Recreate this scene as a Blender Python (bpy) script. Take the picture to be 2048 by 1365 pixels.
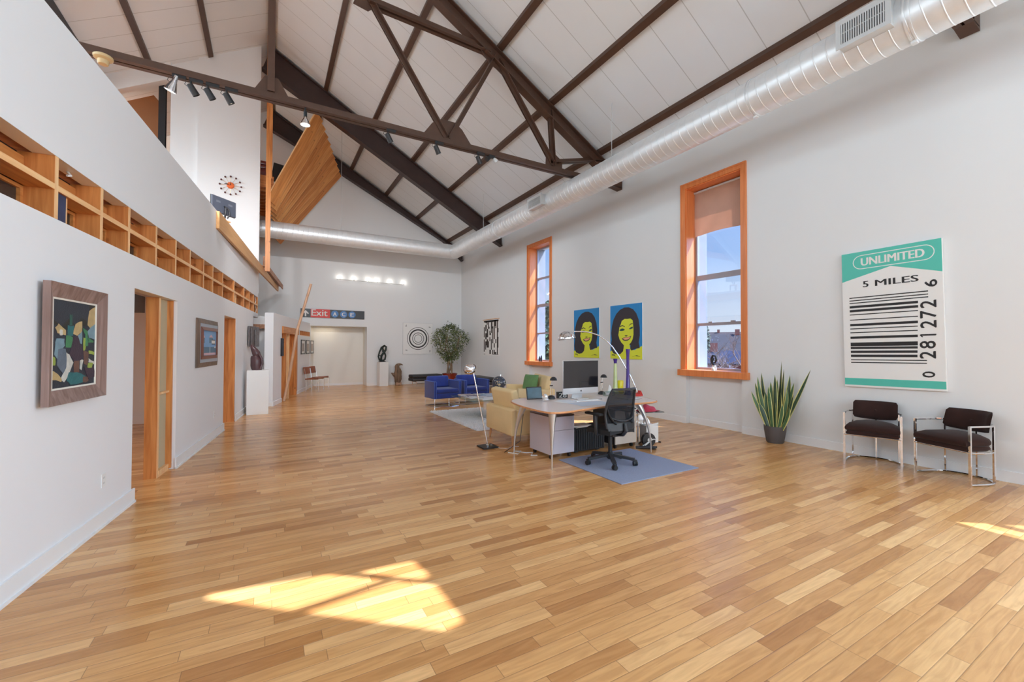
import bpy, bmesh, math, random
from mathutils import Vector, Matrix, Euler
from mathutils.geometry import tessellate_polygon

for o in list(bpy.data.objects):
    bpy.data.objects.remove(o, do_unlink=True)
SC = bpy.context.scene
COL = SC.collection
PI = math.pi

# ------------------------------------------------------------------ camera
cam_d = bpy.data.cameras.new('camera')
cam_d.sensor_width = 36.0
cam_d.lens = 850.0 / 2048.0 * 36.0
cam_d.clip_start = 0.05
cam_d.clip_end = 400
cam = bpy.data.objects.new('camera', cam_d)
COL.objects.link(cam)
CR = Matrix(((0.867146, -0.010549, -0.497942), (-0.498043, -0.01168, -0.867074), (0.003331, 0.999876, -0.015382)))
cam.matrix_world = Matrix.Translation((0, 0, 1.52)) @ CR.to_4x4()
SC.camera = cam

# ------------------------------------------------------------------ view, world, sun, fill lights
SC.view_settings.view_transform = 'Standard'
SC.view_settings.look = 'None'
SC.view_settings.gamma = 1.0
SC.view_settings.use_curve_mapping = False
SC.view_settings.exposure = 0.13
SC.cycles.use_denoising = True
SC.cycles.max_bounces = 10
SC.cycles.diffuse_bounces = 6
SC.cycles.transparent_max_bounces = 12
SC.cycles.sample_clamp_indirect = 6.0
SC.cycles.caustics_reflective = False
SC.cycles.caustics_refractive = False

world = bpy.data.worlds.new('sky')
SC.world = world
world.use_nodes = True
nt = world.node_tree
nt.nodes.clear()
w_out = nt.nodes.new('ShaderNodeOutputWorld')
w_bg = nt.nodes.new('ShaderNodeBackground')
w_tc = nt.nodes.new('ShaderNodeTexCoord')
w_sep = nt.nodes.new('ShaderNodeSeparateXYZ')
w_rmp = nt.nodes.new('ShaderNodeValToRGB')
nt.links.new(w_tc.outputs['Generated'], w_sep.inputs[0])
nt.links.new(w_sep.outputs['Z'], w_rmp.inputs['Fac'])
cr = w_rmp.color_ramp
cr.elements[0].position = 0.0
cr.elements[0].color = (0.80, 0.88, 0.98, 1)
cr.elements[1].position = 0.75
cr.elements[1].color = (0.13, 0.30, 0.80, 1)
e = cr.elements.new(0.09); e.color = (0.64, 0.76, 0.96, 1)
e = cr.elements.new(0.20); e.color = (0.34, 0.53, 0.90, 1)
# brighter sky around the sun
w_dot = nt.nodes.new('ShaderNodeVectorMath'); w_dot.operation = 'DOT_PRODUCT'
w_dot.inputs[1].default_value = Vector((0.58, -0.46, 1.0)).normalized()
nt.links.new(w_tc.outputs['Generated'], w_dot.inputs[0])
w_max = nt.nodes.new('ShaderNodeMath'); w_max.operation = 'MAXIMUM'; w_max.inputs[1].default_value = 0.0
nt.links.new(w_dot.outputs['Value'], w_max.inputs[0])
w_pow = nt.nodes.new('ShaderNodeMath'); w_pow.operation = 'POWER'; w_pow.inputs[1].default_value = 6.0
nt.links.new(w_max.outputs[0], w_pow.inputs[0])
w_st = nt.nodes.new('ShaderNodeMath'); w_st.operation = 'MULTIPLY_ADD'
w_st.inputs[1].default_value = 26.0; w_st.inputs[2].default_value = 0.95
nt.links.new(w_pow.outputs[0], w_st.inputs[0])
nt.links.new(w_st.outputs[0], w_bg.inputs['Strength'])
nt.links.new(w_rmp.outputs['Color'], w_bg.inputs['Color'])
nt.links.new(w_bg.outputs[0], w_out.inputs[0])

SUN_D = Vector((-0.58, 0.46, -1.0))
sun_d = bpy.data.lights.new('sun', 'SUN')
sun_d.energy = 10.0
sun_d.angle = math.radians(0.4)
sun_d.color = (0.97, 0.975, 1.0)
sun = bpy.data.objects.new('sun', sun_d)
COL.objects.link(sun)
sun.location = (20, -12, 30)
sun.rotation_euler = SUN_D.to_track_quat('-Z', 'Y').to_euler()

def area(name, loc, direction, sx, sy, energy, color=(1, 1, 1)):
    d = bpy.data.lights.new(name, 'AREA')
    d.shape = 'RECTANGLE'
    d.size, d.size_y = sx, sy
    d.energy = energy
    d.color = color
    o = bpy.data.objects.new(name, d)
    COL.objects.link(o)
    o.location = loc
    o.rotation_euler = Vector(direction).to_track_quat('-Z', 'Y').to_euler()
    return o

# fill lights added to brighten the hall, behind the camera or out of view
FILL_TINT = (0.675, 0.872, 1.0)
for gx in (-4.4, 0.0, 4.4):
    area('gable_fill', (gx, -6.45, 3.0), (0, 1, 0), 1.9, 4.0, 150, FILL_TINT)  # added fill, set in gable openings made for it
area('side_window_fill', (7.62, -0.9, 2.9), (-1, 0, -0.05), 1.15, 3.6, 330, FILL_TINT)
area('side_window_fill', (7.62, -4.6, 2.9), (-1, 0, -0.05), 1.15, 3.6, 300, FILL_TINT)  # both side lights are added fill for the partition opposite
for sy_ in (-3.0, 2.0, 7.0, 11.5):
    area('roof_fill', (-5.6, sy_, 6.55), (0.50, 0, -0.866), 1.5, 2.6, 80 if sy_ < 6 else 190, FILL_TINT)  # added fill only, the roof slope has no opening here
for sy_ in (-0.9, 5.1, 11.1):
    area('loft_fill', (-7.3, sy_, 4.35), (1, 0, 0.12), 1.15, 2.0, (60, 110, 45)[int(sy_ > 0) + int(sy_ > 8)], FILL_TINT)  # added fill only, the outer wall is solid here

# lights added to brighten the side room, loft and doorway, plus the alcove lamp
area('room_fill', (-3.6, 6.5, 2.7), (0, 0, -1), 0.6, 0.6, 60, (1.0, 0.95, 0.88))  # added to brighten the room, no fitting is built
area('upper_loft_fill', (-4.6, 15.6, 6.9), (0.3, 0, 0.9), 0.6, 0.6, 70, (1.0, 0.93, 0.82))  # added fill, faces up at the loft roof
area('alcove_lamp', (1.95, 17.68, 2.29), (0.0, 0, -1), 0.7, 0.5, 2.2, (1.0, 0.88, 0.68))
area('doorway_fill', (0.2, 14.7, 2.25), (0.3, 0, -1), 0.3, 0.3, 6, (1.0, 0.88, 0.66))  # added to brighten the space behind the pine opening

# ------------------------------------------------------------------ helpers
def lin(v):
    v /= 255.0
    return v / 12.92 if v <= 0.04045 else ((v + 0.055) / 1.055) ** 2.4

def S(r, g, b, k=1.0):
    return (min(lin(r) * k, 0.95), min(lin(g) * k, 0.95), min(lin(b) * k, 0.95))

MATS = {}
def base_mat(name):
    m = bpy.data.materials.new(name)
    m.use_nodes = True
    n = m.node_tree
    b = n.nodes['Principled BSDF']
    return m, n, b

def mat(name, col, rough=0.5, metal=0.0, var=0.08, scale=6.0, bump=0.0, bscale=60.0, coat=0.0, spec=0.5, sheen=0.0):
    """plain surface with a little procedural unevenness"""
    if name in MATS:
        return MATS[name]
    m, n, b = base_mat(name)
    tc = n.nodes.new('ShaderNodeTexCoord')
    if var > 0:
        nz = n.nodes.new('ShaderNodeTexNoise')
        nz.inputs['Scale'].default_value = scale
        nz.inputs['Detail'].default_value = 4
        n.links.new(tc.outputs['Object'], nz.inputs['Vector'])
        mx = n.nodes.new('ShaderNodeMix')
        mx.data_type = 'RGBA'
        mx.inputs[6].default_value = (*[c * (1 - var) for c in col], 1)
        mx.inputs[7].default_value = (*[min(c * (1 + var), 1) for c in col], 1)
        n.links.new(nz.outputs['Fac'], mx.inputs[0])
        n.links.new(mx.outputs[2], b.inputs['Base Color'])
    else:
        b.inputs['Base Color'].default_value = (*col, 1)
    b.inputs['Roughness'].default_value = rough
    b.inputs['Metallic'].default_value = metal
    b.inputs['Coat Weight'].default_value = coat
    b.inputs['Specular IOR Level'].default_value = spec
    if sheen:
        b.inputs['Sheen Weight'].default_value = sheen
    if bump > 0:
        nb = n.nodes.new('ShaderNodeTexNoise')
        nb.inputs['Scale'].default_value = bscale
        nb.inputs['Detail'].default_value = 3
        n.links.new(tc.outputs['Object'], nb.inputs['Vector'])
        bp = n.nodes.new('ShaderNodeBump')
        bp.inputs['Strength'].default_value = bump
        bp.inputs['Distance'].default_value = 0.01
        n.links.new(nb.outputs['Fac'], bp.inputs['Height'])
        n.links.new(bp.outputs[0], b.inputs['Normal'])
    MATS[name] = m
    return m

def wood(name, c1, c2, axis=2, rough=0.45, fine=26.0, coat=0.0, knots=True):
    """stretched grain along one object axis"""
    if name in MATS:
        return MATS[name]
    m, n, b = base_mat(name)
    tc = n.nodes.new('ShaderNodeTexCoord')
    mp = n.nodes.new('ShaderNodeMapping')
    sc = [fine, fine, fine]
    sc[axis] = fine * 0.06
    mp.inputs['Scale'].default_value = sc
    n.links.new(tc.outputs['Object'], mp.inputs['Vector'])
    nz = n.nodes.new('ShaderNodeTexNoise')
    nz.inputs['Scale'].default_value = 1.0
    nz.inputs['Detail'].default_value = 5
    nz.inputs['Distortion'].default_value = 0.6
    n.links.new(mp.outputs[0], nz.inputs['Vector'])
    rp = n.nodes.new('ShaderNodeValToRGB')
    rp.color_ramp.elements[0].position = 0.30
    rp.color_ramp.elements[0].color = (*c1, 1)
    rp.color_ramp.elements[1].position = 0.72
    rp.color_ramp.elements[1].color = (*c2, 1)
    n.links.new(nz.outputs['Fac'], rp.inputs['Fac'])
    last = rp.outputs['Color']
    if knots:
        vz = n.nodes.new('ShaderNodeTexVoronoi')
        vz.inputs['Scale'].default_value = 3.2
        n.links.new(tc.outputs['Object'], vz.inputs['Vector'])
        kr = n.nodes.new('ShaderNodeValToRGB')
        kr.color_ramp.elements[0].position = 0.03
        kr.color_ramp.elements[0].color = (0.28, 0.2, 0.16, 1)
        kr.color_ramp.elements[1].position = 0.10
        kr.color_ramp.elements[1].color = (1, 1, 1, 1)
        n.links.new(vz.outputs['Distance'], kr.inputs['Fac'])
        mk = n.nodes.new('ShaderNodeMix')
        mk.data_type = 'RGBA'
        mk.blend_type = 'MULTIPLY'
        mk.inputs[0].default_value = 0.8
        n.links.new(last, mk.inputs[6])
        n.links.new(kr.outputs['Color'], mk.inputs[7])
        last = mk.outputs[2]
    n.links.new(last, b.inputs['Base Color'])
    b.inputs['Roughness'].default_value = rough
    b.inputs['Coat Weight'].default_value = coat
    MATS[name] = m
    return m

def glow(name, col, strength):
    if name in MATS:
        return MATS[name]
    m, n, b = base_mat(name)
    b.inputs['Base Color'].default_value = (*col, 1)
    b.inputs['Emission Color'].default_value = (*col, 1)
    b.inputs['Emission Strength'].default_value = strength
    MATS[name] = m
    return m

def pane_mat(name, tint=(1, 1, 1), gloss=0.07, rough=0.02, opaque=0.0, body=(0.8, 0.8, 0.8)):
    """thin glass: mostly see-through, a little mirror, optionally some body"""
    if name in MATS:
        return MATS[name]
    m = bpy.data.materials.new(name)
    m.use_nodes = True
    n = m.node_tree
    n.nodes.clear()
    out = n.nodes.new('ShaderNodeOutputMaterial')
    tr = n.nodes.new('ShaderNodeBsdfTransparent')
    tr.inputs['Color'].default_value = (*tint, 1)
    gl = n.nodes.new('ShaderNodeBsdfGlossy')
    gl.inputs['Roughness'].default_value = rough
    mx = n.nodes.new('ShaderNodeMixShader')
    mx.inputs[0].default_value = gloss
    n.links.new(tr.outputs[0], mx.inputs[1])
    n.links.new(gl.outputs[0], mx.inputs[2])
    last = mx.outputs[0]
    if opaque > 0:
        df = n.nodes.new('ShaderNodeBsdfDiffuse')
        df.inputs['Color'].default_value = (*body, 1)
        m2 = n.nodes.new('ShaderNodeMixShader')
        m2.inputs[0].default_value = opaque
        n.links.new(last, m2.inputs[1])
        n.links.new(df.outputs[0], m2.inputs[2])
        last = m2.outputs[0]
    n.links.new(last, out.inputs[0])
    MATS[name] = m
    return m

def cloth_mat(name, col, trans=0.4):
    """thin fabric that lets some daylight through"""
    if name in MATS:
        return MATS[name]
    m = bpy.data.materials.new(name)
    m.use_nodes = True
    n = m.node_tree
    n.nodes.clear()
    out = n.nodes.new('ShaderNodeOutputMaterial')
    tc = n.nodes.new('ShaderNodeTexCoord')
    nz = n.nodes.new('ShaderNodeTexNoise')
    nz.inputs['Scale'].default_value = 4
    n.links.new(tc.outputs['Object'], nz.inputs['Vector'])
    rp = n.nodes.new('ShaderNodeValToRGB')
    rp.color_ramp.elements[0].color = (*[c * .9 for c in col], 1)
    rp.color_ramp.elements[1].color = (*[min(1, c * 1.08) for c in col], 1)
    n.links.new(nz.outputs['Fac'], rp.inputs['Fac'])
    a = n.nodes.new('ShaderNodeBsdfDiffuse')
    t = n.nodes.new('ShaderNodeBsdfTranslucent')
    n.links.new(rp.outputs[0], a.inputs['Color'])
    n.links.new(rp.outputs[0], t.inputs['Color'])
    mx = n.nodes.new('ShaderNodeMixShader')
    mx.inputs[0].default_value = trans
    n.links.new(a.outputs[0], mx.inputs[1])
    n.links.new(t.outputs[0], mx.inputs[2])
    n.links.new(mx.outputs[0], out.inputs[0])
    MATS[name] = m
    return m

class MB:
    """collects shapes into one mesh; .mi is the material slot of what is added next"""
    def __init__(s):
        s.v, s.f, s.m = [], [], []
        s.mi = 0
    def add(s, vs, fs, M=None):
        o = len(s.v)
        s.v += [tuple(M @ Vector(v)) for v in vs] if M is not None else [tuple(v) for v in vs]
        for f in fs:
            s.f.append(tuple(i + o for i in f))
            s.m.append(s.mi)
        return s
    def box(s, x0, x1, y0, y1, z0, z1, M=None, bev=0.0, seg=2):
        vs = [(x0, y0, z0), (x1, y0, z0), (x1, y1, z0), (x0, y1, z0), (x0, y0, z1), (x1, y0, z1), (x1, y1, z1), (x0, y1, z1)]
        fs = [(0, 3, 2, 1), (4, 5, 6, 7), (0, 1, 5, 4), (1, 2, 6, 5), (2, 3, 7, 6), (3, 0, 4, 7)]
        if bev > 0:
            b = bmesh.new()
            bv = [b.verts.new(v) for v in vs]
            for f in fs:
                b.faces.new([bv[i] for i in f])
            bmesh.ops.bevel(b, geom=list(b.edges), offset=bev, segments=seg, affect='EDGES', profile=0.5)
            b.verts.index_update()
            vs = [tuple(v.co) for v in b.verts]
            fs = [tuple(v.index for v in f.verts) for f in b.faces]
            b.free()
        return s.add(vs, fs, M)
    def prism(s, poly, h0, h1, ax='z', M=None):
        """2-D polygon extruded: ax z -> (x,y), y -> (x,z), x -> (y,z)"""
        def p(a, b, h):
            return (a, b, h) if ax == 'z' else ((a, h, b) if ax == 'y' else (h, a, b))
        n = len(poly)
        vs = [p(a, b, h0) for a, b in poly] + [p(a, b, h1) for a, b in poly]
        tri = tessellate_polygon([[Vector((a, b, 0)) for a, b in poly]])
        fs = [tuple(t) for t in tri] + [tuple(i + n for i in reversed(t)) for t in tri]
        fs += [(i, (i + 1) % n, (i + 1) % n + n, i + n) for i in range(n)]
        return s.add(vs, fs, M)
    def bar(s, p0, p1, w, h, up=(0, 0, 1), M=None):
        """rectangular bar, w across (horizontal), h along up"""
        p0, p1 = Vector(p0), Vector(p1)
        d = (p1 - p0).normalized()
        x = d.cross(Vector(up))
        if x.length < 1e-5:
            x = d.cross(Vector((1, 0, 0)))
        x.normalize()
        u = x.cross(d).normalized()
        vs = []
        for p in (p0, p1):
            for a, b in ((-1, -1), (1, -1), (1, 1), (-1, 1)):
                vs.append(p + x * (a * w / 2) + u * (b * h / 2))
        fs = [(0, 3, 2, 1), (4, 5, 6, 7), (0, 1, 5, 4), (1, 2, 6, 5), (2, 3, 7, 6), (3, 0, 4, 7)]
        return s.add(vs, fs, M)
    def tube(s, pts, r, n=10, closed=False, M=None, flat=1.0):
        pts = [Vector(p) for p in pts]
        k = len(pts)
        rs = r if isinstance(r, (list, tuple)) else [r] * k
        vs, fs = [], []
        prev = None
        for i in range(k):
            if closed:
                d = pts[(i + 1) % k] - pts[(i - 1) % k]
            else:
                d = pts[min(i + 1, k - 1)] - pts[max(i - 1, 0)]
            d.normalize()
            if prev is None:
                a = Vector((0, 0, 1)) if abs(d.z) < 0.9 else Vector((1, 0, 0))
                x = d.cross(a).normalized()
            else:
                x = (prev - d * prev.dot(d))
                x = x.normalized() if x.length > 1e-6 else d.orthogonal().normalized()
            prev = x
            y = d.cross(x)
            for j in range(n):
                t = 2 * PI * j / n
                vs.append(pts[i] + x * (math.cos(t) * rs[i]) + y * (math.sin(t) * rs[i] * flat))
        m = k if closed else k - 1
        for i in range(m):
            for j in range(n):
                a, b = i * n + j, i * n + (j + 1) % n
                c, d2 = ((i + 1) % k) * n + (j + 1) % n, ((i + 1) % k) * n + j
                fs.append((a, b, c, d2))
        if not closed:
            fs.append(tuple(reversed(range(n))))
            fs.append(tuple(range((k - 1) * n, k * n)))
        return s.add(vs, fs, M)
    def lathe(s, prof, n=24, M=None, cx=0, cy=0, sx=1, sy=1):
        vs, fs = [], []
        for r, z in prof:
            for j in range(n):
                t = 2 * PI * j / n
                vs.append((cx + r * math.cos(t) * sx, cy + r * math.sin(t) * sy, z))
        for i in range(len(prof) - 1):
            for j in range(n):
                a, b = i * n + j, i * n + (j + 1) % n
                fs.append((a, b, b + n, a + n))
        if prof[0][0] > 1e-5:
            fs.append(tuple(reversed(range(n))))
        if prof[-1][0] > 1e-5:
            fs.append(tuple(range((len(prof) - 1) * n, len(prof) * n)))
        return s.add(vs, fs, M)
    def ball(s, c, r, n=16, m=10, M=None, sc=(1, 1, 1)):
        vs, fs = [], []
        for i in range(m + 1):
            a = PI * i / m
            for j in range(n):
                t = 2 * PI * j / n
                vs.append((c[0] + r * sc[0] * math.sin(a) * math.cos(t), c[1] + r * sc[1] * math.sin(a) * math.sin(t), c[2] - r * sc[2] * math.cos(a)))
        for i in range(m):
            for j in range(n):
                a, b = i * n + j, i * n + (j + 1) % n
                fs.append((a, b, b + n, a + n))
        return s.add(vs, fs, M)
    def ring(s, cx, cy, r0, r1, z0, z1, n=48, M=None):
        vs, fs = [], []
        for r, z in ((r0, z0), (r1, z0), (r1, z1), (r0, z1)):
            for j in range(n):
                t = 2 * PI * j / n
                vs.append((cx + r * math.cos(t), cy + r * math.sin(t), z))
        for i in range(4):
            for j in range(n):
                a, b = i * n + j, i * n + (j + 1) % n
                c, d = ((i + 1) % 4) * n + (j + 1) % n, ((i + 1) % 4) * n + j
                fs.append((a, b, c, d))
        return s.add(vs, fs, M)
    def grid(s, fn, nu, nv, M=None, thick=None):
        """surface fn(u,v) on the unit square; thick: a second sheet offset by that vector"""
        vs = [Vector(fn(i / nu, j / nv)) for j in range(nv + 1) for i in range(nu + 1)]
        w = nu + 1
        fs = [(j * w + i, j * w + i + 1, (j + 1) * w + i + 1, (j + 1) * w + i) for j in range(nv) for i in range(nu)]
        if thick is not None:
            o = len(vs)
            t = Vector(thick)
            vs = vs + [v + t for v in vs]
            fs2 = [tuple(i + o for i in reversed(f)) for f in fs]
            rim = [i for i in range(w)] + [j * w + nu for j in range(1, nv + 1)] + [nv * w + i for i in range(nu - 1, -1, -1)] + [j * w for j in range(nv - 1, 0, -1)]
            fs3 = [(rim[i], rim[i] + o, rim[(i + 1) % len(rim)] + o, rim[(i + 1) % len(rim)]) for i in range(len(rim))]
            fs = fs + fs2 + fs3
        return s.add(vs, fs, M)

def obj(name, mb, mats, parent=None, smooth=False, loc=None, M=None, ang=38):
    me = bpy.data.meshes.new(name)
    me.from_pydata(mb.v, [], mb.f)
    me.polygons.foreach_set('material_index', mb.m)
    for m in (mats if isinstance(mats, (list, tuple)) else [mats]):
        me.materials.append(m)
    b = bmesh.new()
    b.from_mesh(me)
    bmesh.ops.recalc_face_normals(b, faces=b.faces)
    b.to_mesh(me)
    b.free()
    if smooth:
        me.polygons.foreach_set('use_smooth', [True] * len(me.polygons))
        me.set_sharp_from_angle(angle=math.radians(ang))
    me.update()
    o = bpy.data.objects.new(name, me)
    COL.objects.link(o)
    if parent is not None:
        o.parent = parent
    if M is not None:
        o.matrix_world = M
    if loc is not None:
        o.location = loc
    return o

def tag(o, label, cat, group=None, kind=None):
    o['label'] = label
    o['category'] = cat
    if group:
        o['group'] = group
    if kind:
        o['kind'] = kind
    return o

def thing(name, label, cat, loc=(0, 0, 0), rz=0.0, group=None, M=None):
    o = bpy.data.objects.new(name, None)
    COL.objects.link(o)
    o.empty_display_size = 0.05
    o.location = loc
    o.rotation_euler = (0, 0, rz)
    if M is not None:
        o.matrix_world = M
    return tag(o, label, cat, group)

def struct(name, mb, mats, label, M=None, smooth=False, parent=None):
    o = obj(name, mb, mats, parent, smooth, M=M)
    if parent is None:
        tag(o, label, name.split('_')[0], kind='structure')
    return o

def dup(root, loc, rz, label, group=None):
    r = root.copy()
    COL.objects.link(r)
    r.location = loc
    r.rotation_euler = (0, 0, rz)
    r['label'] = label
    if group:
        r['group'] = group
    for ch in list(root.children):
        c = ch.copy()
        COL.objects.link(c)
        c.parent = r
        for g in ch.children:
            d = g.copy()
            COL.objects.link(d)
            d.parent = c
    return r

def text_into(mb, body, cx, cy, w, h, z, rot=0.0, bold=0.0):
    """writing fitted to a w x h box centred on (cx, cy) of the local face plane, lifted to height z"""
    cu = bpy.data.curves.new('writing', 'FONT')
    cu.body = body
    cu.size = 1.0
    cu.resolution_u = 3
    cu.offset = bold
    t = bpy.data.objects.new('writing', cu)
    COL.objects.link(t)
    bpy.context.view_layer.update()
    ev = t.evaluated_get(bpy.context.evaluated_depsgraph_get())
    me = ev.to_mesh()
    vs = [v.co.copy() for v in me.vertices]
    fs = [tuple(p.vertices) for p in me.polygons]
    ev.to_mesh_clear()
    bpy.data.objects.remove(t, do_unlink=True)
    bpy.data.curves.remove(cu)
    x0, x1 = min(v.x for v in vs), max(v.x for v in vs)
    y0, y1 = min(v.y for v in vs), max(v.y for v in vs)
    ca, sa = math.cos(rot), math.sin(rot)
    out = []
    for v in vs:
        a = ((v.x - x0) / max(x1 - x0, 1e-6) - .5) * w
        b = ((v.y - y0) / max(y1 - y0, 1e-6) - .5) * h
        out.append((cx + a * ca - b * sa, cy + a * sa + b * ca, z))
    mb.add(out, fs)

# frames
LA = math.radians(-6.531)                      # the long partition runs 6.5 degrees off the hall
LWM = Matrix.Translation((-1.109, 5.616, 0)) @ Matrix.Rotation(LA, 4, 'Z')      # local x = out of the wall, y = along it
HA = -math.atan2(0.24, 0.95)
HWM = Matrix.Translation((0.119, 12.46, 0)) @ Matrix.Rotation(HA, 4, 'Z')
XR, YB = 7.36, 17.31
RZ, SL = 9.95, 0.576
def roof(x):
    return RZ - SL * abs(x)
def on_right(y, z, out=0.0):                   # face frame on the window wall: x = towards the camera end, y = up, z = into the hall
    return Matrix.Translation((XR - out, y, z)) @ Matrix(((0, 0, -1), (-1, 0, 0), (0, 1, 0))).to_4x4()
def on_back(x, z, out=0.0):
    return Matrix.Translation((x, YB - out, z)) @ Matrix(((1, 0, 0), (0, 0, -1), (0, 1, 0))).to_4x4()
def on_left(s, z, out=0.0, base=None):
    return (base or LWM) @ Matrix.Translation((out, s, z)) @ Matrix(((0, 0, 1), (1, 0, 0), (0, 1, 0))).to_4x4()

# ------------------------------------------------------------------ materials
WHITE = mat('white_wall_paint', (0.785, 0.795, 0.80), 0.55, var=0.015, scale=1.2, bump=0.03, bscale=180)
WHITE2 = mat('white_partition_paint', (0.82, 0.82, 0.835), 0.5, var=0.012, scale=1.2)
TRIMW = mat('white_trim_paint', (0.83, 0.83, 0.835), 0.35, var=0.01)
BROWN = mat('brown_painted_steel', (0.082, 0.040, 0.025), 0.42, var=0.25, scale=9, bump=0.05)
DKBROWN = mat('dark_brown_beam_paint', (0.042, 0.021, 0.018), 0.45, var=0.3, scale=5)
GALV = mat('galvanised_steel', (0.80, 0.815, 0.825), 0.40, metal=0.45, var=0.10, scale=7)
GALV2 = mat('painted_grey_metal', (0.62, 0.63, 0.63), 0.45, metal=0.3, var=0.05)
CHROME = mat('chrome', (0.86, 0.86, 0.88), 0.08, metal=1.0, var=0.03)
ALU = mat('brushed_aluminium', (0.72, 0.71, 0.69), 0.28, metal=0.9, var=0.06)
BLACK = mat('black_plastic', (0.018, 0.018, 0.02), 0.45, var=0.15)
SOFTBLACK = mat('black_fabric', (0.02, 0.02, 0.022), 0.9, var=0.2, scale=30, bump=0.2, bscale=300)
FIR = wood('orange_fir', S(172, 98, 44, 1.08), S(214, 144, 80, 1.08), 2, 0.45)
FIRY = wood('orange_fir_lengthwise', S(178, 104, 48, 1.08), S(216, 148, 82, 1.08), 1, 0.45)
FIRX = wood('orange_fir_crosswise', S(172, 98, 46, 1.08), S(212, 142, 78, 1.08), 0, 0.45)
PALEFIR = wood('pale_pine', S(206, 150, 100, 1.3), S(232, 186, 138, 1.3), 2, 0.5, knots=False)
PALEFIRY = wood('pale_pine_lengthwise', S(206, 150, 98, 1.3), S(232, 184, 134, 1.3), 1, 0.5, knots=False)
CASING = wood('orange_window_timber', S(204, 114, 60, 1.15), S(220, 136, 78, 1.15), 2, 0.38, knots=False)
MDF = wood('tan_board', S(186, 138, 88, 1.25), S(198, 152, 102, 1.25), 1, 0.5, knots=False)
INK = mat('black_ink', (0.018, 0.016, 0.017), 0.6, var=0.05)
PAPER = mat('white_paper', (0.82, 0.81, 0.79), 0.7, var=0.02)

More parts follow.
